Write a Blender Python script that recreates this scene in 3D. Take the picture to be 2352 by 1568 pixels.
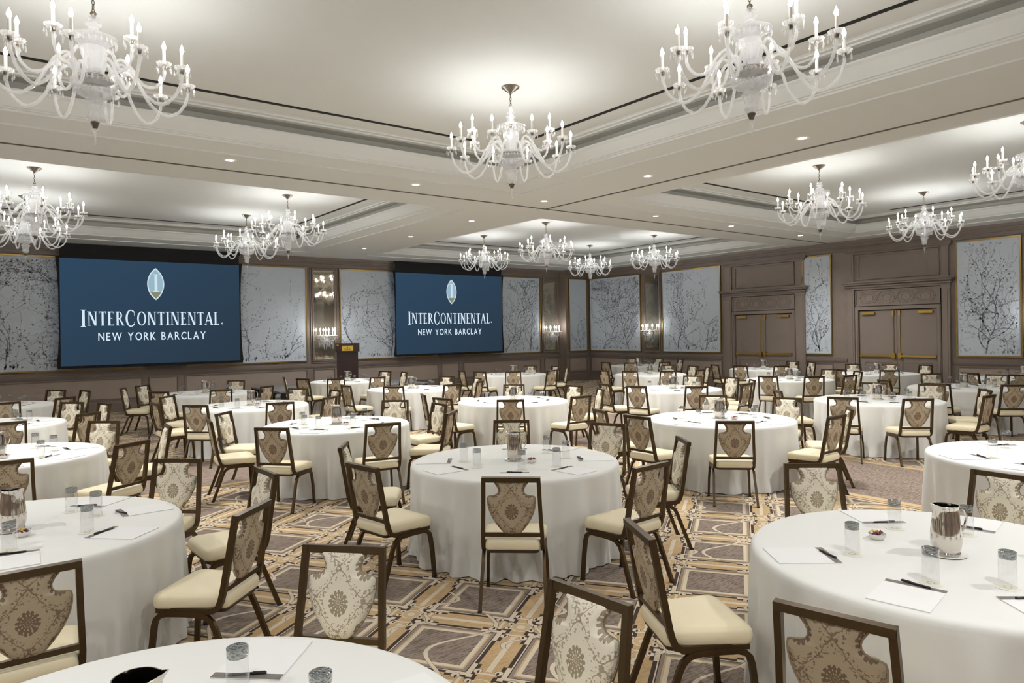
import bpy, math, random
from mathutils import Vector, Matrix

# ------------------------------------------------------------------ camera, world, exposure
scene = bpy.context.scene
for o in list(bpy.data.objects):
    bpy.data.objects.remove(o, do_unlink=True)
col = scene.collection
FPX, YAW, ROLL, SHY = 1615.68, 0.65149, -0.0163, -20.14
CAM = Vector((-19.4736, -20.8125, 1.9))
cd = bpy.data.cameras.new('camera')
cam = bpy.data.objects.new('camera', cd)
col.objects.link(cam)
cd.sensor_width = 36.0
cd.lens = FPX / 2352 * 36.0
cd.shift_y = SHY / 2352
cd.clip_start = 0.05
fw = Vector((math.sin(YAW), math.cos(YAW), 0))
rt = Vector((math.cos(YAW), -math.sin(YAW), 0))
up = rt.cross(fw)
r2 = math.cos(ROLL) * rt + math.sin(ROLL) * up
u2 = -math.sin(ROLL) * rt + math.cos(ROLL) * up
cam.matrix_world = Matrix(((r2.x, u2.x, -fw.x, CAM.x), (r2.y, u2.y, -fw.y, CAM.y), (r2.z, u2.z, -fw.z, CAM.z), (0, 0, 0, 1)))
scene.camera = cam
w = bpy.data.worlds.new('world')
scene.world = w
w.use_nodes = True
w.node_tree.nodes['Background'].inputs[0].default_value = (0.5, 0.5, 0.5, 1)
w.node_tree.nodes['Background'].inputs[1].default_value = 0.0
scene.view_settings.view_transform = 'Standard'
scene.view_settings.look = 'None'
scene.view_settings.gamma = 1.0
scene.view_settings.use_curve_mapping = False
scene.view_settings.exposure = 0.04
cy = scene.cycles
cy.max_bounces = 7
cy.diffuse_bounces = 4
cy.glossy_bounces = 2
cy.transmission_bounces = 4
cy.transparent_max_bounces = 12
cy.caustics_reflective = False
cy.caustics_refractive = False
cy.sample_clamp_indirect = 4.0
cy.use_denoising = True
cy.use_adaptive_sampling = True
cy.adaptive_threshold = .10
cy.adaptive_min_samples = 12
BULB = 142.0          # emission of a candle bulb
SPOT = 365.0          # watts of one recessed downlight

# ------------------------------------------------------------------ mesh builder
class MB:
    def __init__(s):
        s.v, s.f = [], []
    def add(s, vs, fs):
        o = len(s.v)
        s.v += [tuple(p) for p in vs]
        s.f += [tuple(i + o for i in f) for f in fs]
        return s
    def box(s, x0, x1, y0, y1, z0, z1):
        return s.add([(x0,y0,z0),(x1,y0,z0),(x1,y1,z0),(x0,y1,z0),(x0,y0,z1),(x1,y0,z1),(x1,y1,z1),(x0,y1,z1)],
                     [(0,3,2,1),(4,5,6,7),(0,1,5,4),(1,2,6,5),(2,3,7,6),(3,0,4,7)])
    def lathe(s, prof, n=16, c=(0,0,0), close=True):
        vs, fs = [], []
        m = len(prof)
        for k in range(n):
            a = 2*math.pi*k/n
            for r, z in prof:
                vs.append((c[0]+r*math.cos(a), c[1]+r*math.sin(a), c[2]+z))
        for k in range(n):
            k2 = (k+1) % n
            for i in range(m-1):
                fs.append((k*m+i, k2*m+i, k2*m+i+1, k*m+i+1))
        return s.add(vs, fs)
    def sweep(s, path, sec, side=None, cap=True):
        """section points (a along side, b along normal); side: fixed side vector or None"""
        path = [Vector(p) for p in path]
        n = len(path)
        vs, fs = [], []
        ref = Vector((0, 0, 1))
        for i, p in enumerate(path):
            t = (path[min(i+1, n-1)] - path[max(i-1, 0)]).normalized()
            if side is not None:
                sd = Vector(side)
                sd = (sd - t*sd.dot(t)).normalized()
            else:
                if abs(t.dot(ref)) > .95:
                    ref = Vector((1, 0, 0)) if abs(t.x) < .9 else Vector((0, 1, 0))
                sd = t.cross(ref).normalized()
            nm = sd.cross(t).normalized()
            if side is None:
                ref = nm
            for a, b in (sec(i/(n-1)) if callable(sec) else sec):
                vs.append(p + sd*a + nm*b)
        m = len(vs)//n
        for i in range(n-1):
            for k in range(m):
                k2 = (k+1) % m
                fs.append((i*m+k, i*m+k2, (i+1)*m+k2, (i+1)*m+k))
        if cap:
            fs.append(tuple(range(m-1, -1, -1)))
            fs.append(tuple((n-1)*m+k for k in range(m)))
        return s.add(vs, fs)
    def tube(s, path, r, n=6, cap=True):
        return s.sweep(path, [(r*math.cos(2*math.pi*k/n), r*math.sin(2*math.pi*k/n)) for k in range(n)], cap=cap)
    def prism(s, poly, y0, y1):
        """polygon in (x,z), extruded along y"""
        n = len(poly)
        vs = [(x, y0, z) for x, z in poly] + [(x, y1, z) for x, z in poly]
        fs = [tuple(range(n)), tuple(range(2*n-1, n-1, -1))]
        for k in range(n):
            k2 = (k+1) % n
            fs.append((k, k+n, k2+n, k2))
        return s.add(vs, fs)
    def xf(s, M):
        s.v = [tuple(M @ Vector(p)) for p in s.v]
        return s
    def mesh(s, name, mat=None, smooth=None):
        me = bpy.data.meshes.new(name)
        me.from_pydata(s.v, [], s.f)
        me.update()
        if smooth is not None:
            for p in me.polygons:
                p.use_smooth = True
            me.set_sharp_from_angle(angle=math.radians(smooth))
        if mat is not None:
            me.materials.append(mat)
        return me

def obj(name, data, parent=None, loc=None, rz=None, M=None):
    o = bpy.data.objects.new(name, data)
    col.objects.link(o)
    if parent is not None:
        o.parent = parent
    if loc is not None:
        o.location = loc
    if rz is not None:
        o.rotation_euler = (0, 0, rz)
    if M is not None:
        o.matrix_local = M
    return o

def part(name, mb, mat, parent=None, smooth=None, **k):
    return obj(name, mb.mesh(name, mat, smooth), parent, **k)

def thing(name, label, cat, loc=(0,0,0), rz=0.0, group=None):
    o = bpy.data.objects.new(name, None)
    o.empty_display_size = .1
    col.objects.link(o)
    o.location = loc
    o.rotation_euler = (0, 0, rz)
    return tag(o, label, cat, group)

def tag(o, label, cat, group=None):
    o['label'] = label
    o['category'] = cat
    if group:
        o['group'] = group
    return o

def struct(o):
    o['kind'] = 'structure'
    return o

def stuff(o):
    o['kind'] = 'stuff'
    return o

def copy_tree(root, loc=None, rz=None, parent=None):
    c = root.copy()
    col.objects.link(c)
    c.parent = parent
    if loc is not None:
        c.location = loc
    if rz is not None:
        c.rotation_euler = (0, 0, rz)
    for ch in list(root.children):
        copy_tree(ch, parent=c)
    return c

# ------------------------------------------------------------------ materials
class N:
    """tiny node-expression helper"""
    def __init__(s, nt, sock):
        s.nt, s.k = nt, sock
    def op(s, o, b=None, c=None):
        n = s.nt.nodes.new('ShaderNodeMath')
        n.operation = o
        s.nt.links.new(s.k, n.inputs[0])
        for i, x in ((1, b), (2, c)):
            if x is None:
                continue
            if isinstance(x, N):
                s.nt.links.new(x.k, n.inputs[i])
            else:
                n.inputs[i].default_value = x
        return N(s.nt, n.outputs[0])
    def __add__(s, b): return s.op('ADD', b)
    def __sub__(s, b): return s.op('SUBTRACT', b)
    def __mul__(s, b): return s.op('MULTIPLY', b)
    def __truediv__(s, b): return s.op('DIVIDE', b)
    def abs(s): return s.op('ABSOLUTE')
    def frac(s): return s.op('FRACT')
    def floor(s): return s.op('FLOOR')
    def sin(s): return s.op('SINE')
    def cos(s): return s.op('COSINE')
    def sqrt(s): return s.op('SQRT')
    def lt(s, b): return s.op('LESS_THAN', b)
    def gt(s, b): return s.op('GREATER_THAN', b)
    def max(s, b): return s.op('MAXIMUM', b)
    def min(s, b): return s.op('MINIMUM', b)
    def band(s, a, b): return s.gt(a) * s.lt(b)

def lin(r, g, b):
    f = lambda c: (c/255/12.92) if c/255 <= .04045 else ((c/255+.055)/1.055)**2.4
    return (f(r), f(g), f(b), 1)

MATS = {}
def mat(name, color, rough=.6, metal=0.0, spec=.5, bump=None, **k):
    m = bpy.data.materials.new(name)
    m.use_nodes = True
    b = m.node_tree.nodes['Principled BSDF']
    b.inputs['Base Color'].default_value = color
    b.inputs['Roughness'].default_value = rough
    b.inputs['Metallic'].default_value = metal
    b.inputs['Specular IOR Level'].default_value = spec
    nt = m.node_tree
    if bump or k.get('vary'):
        tc = nt.nodes.new('ShaderNodeTexCoord')
        nz = nt.nodes.new('ShaderNodeTexNoise')
        nz.inputs['Scale'].default_value = k.get('scale', 40)
        nz.inputs['Detail'].default_value = 4
        nt.links.new(tc.outputs['Object'], nz.inputs['Vector'])
        if k.get('vary'):
            v = k['vary']
            mx = nt.nodes.new('ShaderNodeMix')
            mx.data_type = 'RGBA'
            mx.inputs[6].default_value = tuple(c*(1-v) for c in color[:3]) + (1,)
            mx.inputs[7].default_value = tuple(min(1, c*(1+v)) for c in color[:3]) + (1,)
            nt.links.new(nz.outputs[0], mx.inputs[0])
            nt.links.new(mx.outputs[2], b.inputs['Base Color'])
        if bump:
            bp = nt.nodes.new('ShaderNodeBump')
            bp.inputs['Strength'].default_value = bump
            bp.inputs['Distance'].default_value = .01
            nt.links.new(nz.outputs[0], bp.inputs['Height'])
            nt.links.new(bp.outputs[0], b.inputs['Normal'])
    MATS[name] = m
    return m

def emit(name, color, strength):
    m = bpy.data.materials.new(name)
    m.use_nodes = True
    nt = m.node_tree
    nt.nodes.clear()
    e = nt.nodes.new('ShaderNodeEmission')
    e.inputs[0].default_value = color
    e.inputs[1].default_value = strength
    o = nt.nodes.new('ShaderNodeOutputMaterial')
    nt.links.new(e.outputs[0], o.inputs[0])
    MATS[name] = m
    return m

def glassy(name, color, edge, rough=.04, tint=(1,1,1,1), milky=0.0, base=.04, cut=0):
    """clear glass: light passes, rims catch reflections"""
    m = bpy.data.materials.new(name)
    m.use_nodes = True
    nt = m.node_tree
    nt.nodes.clear()
    o = nt.nodes.new('ShaderNodeOutputMaterial')
    tr = nt.nodes.new('ShaderNodeBsdfTransparent')
    tr.inputs[0].default_value = tint
    gl = nt.nodes.new('ShaderNodeBsdfGlossy')
    gl.inputs['Color'].default_value = color
    gl.inputs['Roughness'].default_value = rough
    if cut:
        tc = nt.nodes.new('ShaderNodeTexCoord')
        vo = nt.nodes.new('ShaderNodeTexVoronoi')
        vo.inputs['Scale'].default_value = cut
        nt.links.new(tc.outputs['Object'], vo.inputs['Vector'])
        bp = nt.nodes.new('ShaderNodeBump')
        bp.inputs['Strength'].default_value = 1.0
        bp.inputs['Distance'].default_value = .02
        nt.links.new(vo.outputs['Distance'], bp.inputs['Height'])
        nt.links.new(bp.outputs[0], gl.inputs['Normal'])
    lw = nt.nodes.new('ShaderNodeLayerWeight')
    lw.inputs[0].default_value = .5
    ge = nt.nodes.new('ShaderNodeNewGeometry')
    fc = N(nt, lw.outputs['Facing'])
    front = N(nt, ge.outputs['Backfacing'])*(-1) + 1
    fac = (fc*fc*fc*edge + base)*front
    mx = nt.nodes.new('ShaderNodeMixShader')
    nt.links.new(fac.k, mx.inputs[0])
    nt.links.new(tr.outputs[0], mx.inputs[1])
    nt.links.new(gl.outputs[0], mx.inputs[2])
    last = mx
    if milky:
        df = nt.nodes.new('ShaderNodeBsdfDiffuse')
        df.inputs[0].default_value = color
        tl = nt.nodes.new('ShaderNodeBsdfTranslucent')
        tl.inputs[0].default_value = color
        ms = nt.nodes.new('ShaderNodeMixShader')
        ms.inputs[0].default_value = .5
        nt.links.new(df.outputs[0], ms.inputs[1])
        nt.links.new(tl.outputs[0], ms.inputs[2])
        m2 = nt.nodes.new('ShaderNodeMixShader')
        m2.inputs[0].default_value = milky
        nt.links.new(mx.outputs[0], m2.inputs[1])
        nt.links.new(ms.outputs[0], m2.inputs[2])
        last = m2
    nt.links.new(last.outputs[0], o.inputs[0])
    MATS[name] = m
    return m

def mixrgb(nt, fac, a, b):
    mx = nt.nodes.new('ShaderNodeMix')
    mx.data_type = 'RGBA'
    nt.links.new(fac.k, mx.inputs[0])
    for i, c in ((6, a), (7, b)):
        if isinstance(c, tuple):
            mx.inputs[i].default_value = c
        else:
            nt.links.new(c, mx.inputs[i])
    return mx.outputs[2]

def carpet_material():
    m = bpy.data.materials.new('carpet')
    m.use_nodes = True
    nt = m.node_tree
    b = nt.nodes['Principled BSDF']
    b.inputs['Roughness'].default_value = .95
    b.inputs['Specular IOR Level'].default_value = .1
    tc = nt.nodes.new('ShaderNodeTexCoord')
    sp = nt.nodes.new('ShaderNodeSeparateXYZ')
    nt.links.new(tc.outputs['Object'], sp.inputs[0])
    X, Y = N(nt, sp.outputs[0]), N(nt, sp.outputs[1])
    a = math.radians(55.2)
    P = .78
    u = (X*math.sin(a) + Y*math.cos(a)) / P
    v = (X*math.cos(a) - Y*math.sin(a)) / P
    def noise(scale, sx, sy, ang, detail=3):
        mp = nt.nodes.new('ShaderNodeMapping')
        mp.inputs['Rotation'].default_value = (0, 0, ang)
        mp.inputs['Scale'].default_value = (sx, sy, 1)
        nt.links.new(tc.outputs['Object'], mp.inputs[0])
        nz = nt.nodes.new('ShaderNodeTexNoise')
        nz.inputs['Scale'].default_value = scale
        nz.inputs['Detail'].default_value = detail
        nt.links.new(mp.outputs[0], nz.inputs['Vector'])
        return N(nt, nz.outputs[0])
    streak = noise(9, 1.2, 9, math.radians(20))
    # tan bands and medallions
    u0, v0 = (u+.18).frac() - .5, (v+.09).frac() - .5
    au, av = u0.abs(), v0.abs()
    md = au.max(av)
    mn = au.min(av)
    step = mn.lt(.20)*.030 + mn.gt(.36)*(-.02)
    e = md + step
    CREAM, TAN, GOLD = lin(208,194,172), lin(190,166,130), lin(188,156,112)
    GREY, GREYD, DARK = lin(142,128,116), lin(114,101,92), lin(72,60,54)
    c = mixrgb(nt, streak.band(.53, 1.0), GREY, GREYD)                       # field
    wv = noise(2.2, 1, 1, 0, 2)
    tanc = mixrgb(nt, wv, TAN, GOLD)
    tanc = mixrgb(nt, streak.band(.56, 1.0)*.55, tanc, lin(166,138,104))
    tanc = mixrgb(nt, (md.gt(.478)*mn.lt(.30)).max(mn.band(.32, .345)), tanc, CREAM)
    c = mixrgb(nt, md.gt(.262), c, CREAM)
    c = mixrgb(nt, md.gt(.295), c, TAN)
    c = mixrgb(nt, md.gt(.310), c, GREY)
    c = mixrgb(nt, md.gt(.338), c, DARK)
    c = mixrgb(nt, md.gt(.346), c, CREAM)
    c = mixrgb(nt, e.gt(.386), c, DARK)
    c = mixrgb(nt, e.gt(.418), c, tanc)
    # medallion rings where bands cross
    cu, cv = au*(-1)+.5, av*(-1)+.5
    rad = (cu*cu + cv*cv).sqrt()
    c = mixrgb(nt, rad.lt(.088), c, CREAM)
    c = mixrgb(nt, rad.lt(.076), c, TAN)
    c = mixrgb(nt, rad.lt(.035), c, CREAM)
    # cream ribbons winding over the bands, with scroll ends
    for k, (ph, fr, amp, off) in enumerate(((0.0, 1.0, .17, .02), (1.9, 2.0, .10, .47))):
        crv = (u*(2*math.pi*fr) + ph).sin()*amp + ((u*(math.pi*fr*.5)) + ph).cos()*.06
        d = ((v + crv + off).frac() - .5).abs()
        gate = ((u*(math.pi*.5*fr)) + ph).sin().gt(.0)
        c = mixrgb(nt, d.band(.019, .024)*gate, c, GREYD)
        c = mixrgb(nt, d.lt(.019)*gate, c, CREAM)
    for (pu, pv, r) in ((.405, .285, .038), (.300, .420, .036), (.455, .400, .030)):
        du, dv = au-pu, av-pv
        rr = (du*du + dv*dv).sqrt()
        c = mixrgb(nt, rr.lt(r), c, GREYD)
        c = mixrgb(nt, rr.lt(r*.86), c, CREAM)
        dd = ((du-.010)*(du-.010)*.5 + (dv-.006)*(dv-.006)*2.4).sqrt()
        c = mixrgb(nt, dd.lt(r*.42), c, DARK)
    # plain streaked aisles under the ceiling beams, edged with tan strips
    dx = (X + 10.55).abs()
    dy = (Y + 10.30).abs()
    ds = dx.min(dy)
    plain = mixrgb(nt, streak.band(.50, 1.0), lin(150,134,121), lin(118,104,94))
    c = mixrgb(nt, ds.lt(1.22), c, CREAM)
    c = mixrgb(nt, ds.lt(1.19), c, lin(110,92,74))
    c = mixrgb(nt, ds.lt(1.16), c, TAN)
    c = mixrgb(nt, ds.lt(1.10), c, lin(110,92,74))
    c = mixrgb(nt, ds.lt(1.08), c, TAN)
    c = mixrgb(nt, ds.lt(.96), c, plain)
    nt.links.new(c, b.inputs['Base Color'])
    nz = noise(350, 1, 1, 0, 2)
    bp = nt.nodes.new('ShaderNodeBump')
    bp.inputs['Strength'].default_value = .25
    bp.inputs['Distance'].default_value = .004
    nt.links.new(nz.k, bp.inputs['Height'])
    nt.links.new(bp.outputs[0], b.inputs['Normal'])
    return m

def damask_material(name, ground, motif, line):
    m = bpy.data.materials.new(name)
    m.use_nodes = True
    nt = m.node_tree
    b = nt.nodes['Principled BSDF']
    b.inputs['Roughness'].default_value = .75
    b.inputs['Specular IOR Level'].default_value = .25
    tc = nt.nodes.new('ShaderNodeTexCoord')
    sp = nt.nodes.new('ShaderNodeSeparateXYZ')
    nt.links.new(tc.outputs['Object'], sp.inputs[0])
    X, Z = N(nt, sp.outputs[0]), N(nt, sp.outputs[2])
    U, V = X/.235*2*math.pi, (Z-.685)/.29*2*math.pi
    nz = nt.nodes.new('ShaderNodeTexNoise')
    nz.inputs['Scale'].default_value = 45
    nz.inputs['Detail'].default_value = 3
    nt.links.new(tc.outputs['Object'], nz.inputs['Vector'])
    n = N(nt, nz.outputs[0])
    f = U.cos() + V.cos()
    g = f*(-1)
    su, sv = U.sin(), V.sin()
    ang = sv.op('ARCTAN2', su.abs())
    rad = (su*su + sv*sv).sqrt()
    c = mixrgb(nt, n, ground, tuple(x*.94 for x in ground[:3])+(1,))
    for h in (f, g):                                   # fan-shaped medallions
        hs = h + (ang*13).sin()*.05 - sv*.10
        vein = ((ang*13).sin()*.8 + (rad*26).sin()*.35 + (n-.5)*1.2).gt(-.62)
        c = mixrgb(nt, hs.gt(1.34)*vein, c, motif)
    w1 = f + (V*3).sin()*.10 + (n-.5)*.45              # ogee stems, leaves and curls
    c = mixrgb(nt, w1.abs().lt(.05), c, line)
    n2_ = nt.nodes.new('ShaderNodeTexNoise')
    n2_.inputs['Scale'].default_value = 95
    n2_.inputs['Detail'].default_value = 2
    nt.links.new(tc.outputs['Object'], n2_.inputs['Vector'])
    blot = N(nt, n2_.outputs[0]).gt(.57) * f.abs().lt(.6)
    c = mixrgb(nt, blot*.85, c, motif)
    nt.links.new(c, b.inputs['Base Color'])
    MATS[name] = m
    return m

def wallpaper_material():
    m = mat('wallpaper', lin(176,181,184), .55, spec=.35)
    nt = m.node_tree
    b = nt.nodes['Principled BSDF']
    tc = nt.nodes.new('ShaderNodeTexCoord')
    nz = nt.nodes.new('ShaderNodeTexNoise')
    nz.inputs['Scale'].default_value = 1.6
    nz.inputs['Detail'].default_value = 6
    nt.links.new(tc.outputs['Object'], nz.inputs['Vector'])
    n2 = nt.nodes.new('ShaderNodeTexNoise')
    n2.inputs['Scale'].default_value = 16
    n2.inputs['Detail'].default_value = 5
    nt.links.new(tc.outputs['Object'], n2.inputs['Vector'])
    c = mixrgb(nt, N(nt, nz.outputs[0]), lin(200,207,214), lin(186,194,202))
    c = mixrgb(nt, N(nt, n2.outputs[0]).band(.60, .64)*.35, c, lin(168,174,182))
    nt.links.new(c, b.inputs['Base Color'])
    return m

def mirror_material():
    m = mat('antique_mirror', lin(196,186,168), .03, metal=.85)
    nt = m.node_tree
    b = nt.nodes['Principled BSDF']
    tc = nt.nodes.new('ShaderNodeTexCoord')
    nz = nt.nodes.new('ShaderNodeTexNoise')
    nz.inputs['Scale'].default_value = 5
    nz.inputs['Detail'].default_value = 8
    nt.links.new(tc.outputs['Object'], nz.inputs['Vector'])
    c = mixrgb(nt, N(nt, nz.outputs[0]), lin(206,196,178), lin(160,150,130))
    nt.links.new(c, b.inputs['Base Color'])
    return m

def cloth_material():
    m = mat('table_linen', lin(222,222,218), .8, spec=.2)
    nt = m.node_tree
    b = nt.nodes['Principled BSDF']
    tc = nt.nodes.new('ShaderNodeTexCoord')
    wv = nt.nodes.new('ShaderNodeTexNoise')
    wv.inputs['Scale'].default_value = 260
    wv.inputs['Detail'].default_value = 2
    nt.links.new(tc.outputs['Object'], wv.inputs['Vector'])
    bp = nt.nodes.new('ShaderNodeBump')
    bp.inputs['Strength'].default_value = .08
    bp.inputs['Distance'].default_value = .003
    nt.links.new(wv.outputs[0], bp.inputs['Height'])
    nt.links.new(bp.outputs[0], b.inputs['Normal'])
    b.inputs['Sheen Weight'].default_value = .15
    return m

M_CARPET = carpet_material()
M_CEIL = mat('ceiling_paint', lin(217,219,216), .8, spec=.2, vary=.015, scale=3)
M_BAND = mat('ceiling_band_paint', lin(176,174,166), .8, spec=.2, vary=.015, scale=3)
M_WALL = mat('taupe_paint', lin(130,117,107), .5, spec=.4, vary=.04, scale=6)
M_WALLD = mat('taupe_paint_moulding', lin(120,107,97), .45, spec=.4, vary=.04, scale=8)
M_WAIN = mat('wainscot_fabric', lin(156,141,130), .75, vary=.05, scale=30, bump=.1)
M_GOLD = mat('gilt_trim', lin(146,122,72), .35, metal=.8, vary=.12, scale=20)
M_BRASS = mat('brass', lin(196,160,84), .3, metal=1.0, vary=.08, scale=15)
M_PAPER = wallpaper_material()
M_INK = mat('wallpaper_ink', lin(126,132,142), .6, vary=.1, scale=9)
M_INKL = mat('wallpaper_ink_pale', lin(166,172,180), .6, vary=.1, scale=9)
M_MIRROR = mirror_material()
M_DARK = mat('dark_slot', lin(24,22,20), .8, vary=.1, scale=12)
M_TRACK = mat('track_groove', lin(100,95,86), .7, vary=.1, scale=12)
M_BLACK = mat('screen_black', lin(9,9,11), .8, vary=.2, scale=10)
M_STEELDARK = mat('dark_bronze_metal', lin(84,68,46), .34, metal=.75, vary=.15, scale=25)
M_SEAT = mat('cream_vinyl', lin(228,216,184), .5, spec=.4, vary=.03, scale=20)
M_PAN = mat('seat_pan', lin(58,46,34), .6, vary=.1, scale=30)
M_FRONT = damask_material('damask_cream', lin(226,219,201), lin(156,143,121), lin(166,153,131))
M_BACK = damask_material('damask_taupe', lin(182,167,142), lin(122,103,84), lin(136,118,97))
M_PIPE = mat('welt_cord', lin(150,134,108), .6, vary=.1, scale=40)
M_RUBBER = mat('foot_glide', lin(40,34,28), .7, vary=.1, scale=40)
M_LINEN = cloth_material()
M_WOOD = mat('table_wood', lin(150,116,78), .6, vary=.15, scale=12)
M_WHITE = mat('white_china', lin(238,236,230), .25, vary=.02, scale=20)
M_PAD = mat('notepad_paper', lin(228,228,227), .8, spec=.2, vary=.01, scale=20)
M_STRIP = mat('notepad_strip', lin(112,104,100), .6, vary=.05, scale=20)
M_PEN = mat('pen_black', lin(22,22,24), .3, vary=.1, scale=50)
M_STEEL = mat('polished_steel', lin(214,208,200), .09, metal=1.0, vary=.03, scale=10)
M_COASTER = mat('coaster_paper', lin(226,224,210), .8, vary=.02, scale=20)
M_COASTERP = mat('coaster_print', lin(182,176,152), .8, vary=.05, scale=30)
M_GLASS = glassy('drinking_glass', (1,1,1,1), .9, .02, tint=lin(252,252,252), base=.05)
M_GLASSB = glassy('glass_base', lin(235,238,240), .5, .03, tint=lin(176,180,180), base=.34, cut=90)
M_CRYSTAL = glassy('cut_crystal', (1,1,1,1), .55, .12, milky=.36, base=.18, cut=70)
M_CUT = glassy('cut_crystal_bowl', (1,1,1,1), .5, .06, milky=.36, base=.42, cut=55)
M_CRYSTALD = glassy('cut_crystal_drop', (1,1,1,1), .6, .05, milky=.26, base=.25)
M_NICKEL = mat('antique_nickel', lin(120,112,100), .35, metal=1.0, vary=.2, scale=30)
M_CANDLE = mat('candle_sleeve', lin(244,241,232), .5, vary=.02, scale=20)
M_BULB = emit('bulb_glow', (1.0, .995, .98, 1), BULB)
M_LENS = emit('downlight_lens', (1.0, .95, .86, 1), 12)
M_SCREEN = emit('screen_navy', lin(46,68,90), 1.0)
_nt = M_SCREEN.node_tree
_tc = _nt.nodes.new('ShaderNodeTexCoord')
_sp = _nt.nodes.new('ShaderNodeSeparateXYZ')
_nt.links.new(_tc.outputs['Object'], _sp.inputs[0])
_f = N(_nt, _sp.outputs[0])/8.0 - N(_nt, _sp.outputs[2])/5.0 + .78
_nt.links.new(mixrgb(_nt, _f.max(0).min(1), lin(47,71,93), lin(43,57,71)), _nt.nodes['Emission'].inputs[0])
M_LOGOW = emit('screen_lettering', lin(214,230,244), 1.0)
M_LOGOG = emit('screen_emblem', lin(150,180,196), 1.0)
M_LOGOL = emit('screen_emblem_light', lin(206,224,232), 1.0)
M_LOGOD = emit('screen_emblem_shade', lin(132,134,112), 1.0)
M_MAHOG = mat('dark_mahogany', lin(44,22,20), .35, vary=.2, scale=8)
M_PLAQUE = mat('brass_plaque', lin(214,178,78), .35, metal=.6, vary=.05, scale=20)
M_STAGE = mat('stage_carpet', lin(120,118,120), .9, vary=.08, scale=30)

# ------------------------------------------------------------------ room shell
X0, Y0 = -22.6, -21.9          # far-left and near walls
ZS, ZC = 4.30, 4.74            # soffit and coffer ceiling
rng = random.Random(7)

floor = struct(part('floor', MB().box(X0-.2, .2, Y0-.2, .2, -.1, 0), M_CARPET))

def on(side, s, d, z):
    """wall coordinates -> world: s along the wall, d out into the room"""
    if side == 'L': return (s, -d, z)
    if side == 'R': return (-d, s, z)
    if side == 'N': return (s, Y0 + d, z)
    return (X0 + d, s, z)

def sbox(mb, side, s0, s1, d0, d1, z0, z1):
    a, b = on(side, s0, d0, z0), on(side, s1, d1, z1)
    return mb.box(min(a[0],b[0]), max(a[0],b[0]), min(a[1],b[1]), max(a[1],b[1]), z0, z1)

def sframe(mb, side, s0, s1, z0, z1, wd, d0, d1):
    sbox(mb, side, s0, s1, d0, d1, z1-wd, z1)
    sbox(mb, side, s0, s1, d0, d1, z0, z0+wd)
    sbox(mb, side, s0, s0+wd, d0, d1, z0+wd, z1-wd)
    sbox(mb, side, s1-wd, s1, d0, d1, z0+wd, z1-wd)
    return mb

def branches(W, H, seed):
    """chinoiserie trees as thin ribbons: (dark quads, pale quads) in (s,z)"""
    r = random.Random(seed)
    dark, pale = [], []
    def ribbon(lst, p, q, w0, w1):
        dx, dz = q[0]-p[0], q[1]-p[1]
        l = math.hypot(dx, dz) or 1
        nx, nz = -dz/l, dx/l
        lst.append([(p[0]+nx*w0, p[1]+nz*w0), (p[0]-nx*w0, p[1]-nz*w0), (q[0]-nx*w1, q[1]-nz*w1), (q[0]+nx*w1, q[1]+nz*w1)])
    def leaf(p, a, l):
        lst = dark if r.random() < .45 else pale
        ca, sa = math.cos(a), math.sin(a)
        w = l*.28
        lst.append([(p[0], p[1]), (p[0]+ca*l*.5-sa*w, p[1]+sa*l*.5+ca*w), (p[0]+ca*l, p[1]+sa*l), (p[0]+ca*l*.5+sa*w, p[1]+sa*l*.5-ca*w)])
    def ok(p): return .04 < p[0] < W-.04 and .04 < p[1] < H-.05
    def grow(p, a, w, n, dep):
        for i in range(n):
            a += r.uniform(-.42, .42)
            a += (math.pi/2-a)*.06
            l = r.uniform(.07, .13)
            q = (p[0]+math.cos(a)*l, p[1]+math.sin(a)*l)
            if not ok(q):
                return
            w2 = max(w*.945, .0045)
            ribbon(dark if dep < 2 and r.random() < .8 else pale, p, q, w, w2)
            w = w2
            p = q
            if r.random() < .7:
                for k in range(r.randint(1, 2)):
                    lp = (p[0]+r.uniform(-.03,.03), p[1]+r.uniform(-.03,.03))
                    if .06 < lp[0] < W-.06 and .06 < lp[1] < H-.08:
                        leaf(lp, a+r.uniform(-1.6, 1.6), r.uniform(.035, .065))
            if dep < 3 and r.random() < (.40 if dep == 0 else .30):
                grow(p, a+r.choice((-1, 1))*r.uniform(.5, 1.15), w*.7, r.randint(5, 12), dep+1)
    nt_ = max(1, round(W/1.15))
    for k in range(nt_):
        x = W*(k+.5)/nt_ + r.uniform(-.12, .12)*W/nt_
        grow((x, .05), math.pi/2 + r.uniform(-.3, .3), .019, 32, 0)
        for j in range(4):
            xx = x + r.uniform(-.45, .45)*W/nt_
            if .05 < xx < W-.05:
                grow((xx, .05), math.pi/2+r.uniform(-.5, .5), .006, r.randint(4, 9), 2)
    for k in range(int(W*14)):
        leaf((r.uniform(.06, W-.06), r.uniform(.04, .12)), r.uniform(.6, 2.6), r.uniform(.05, .11))
    return dark, pale

def quads_on(side, s0, z0, d, quads):
    mb = MB()
    for q in quads:
        vs = [on(side, s0+p[0], d, z0+p[1]) for p in q]
        mb.add(vs, [(0, 1, 2, 3)])
    return mb

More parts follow.
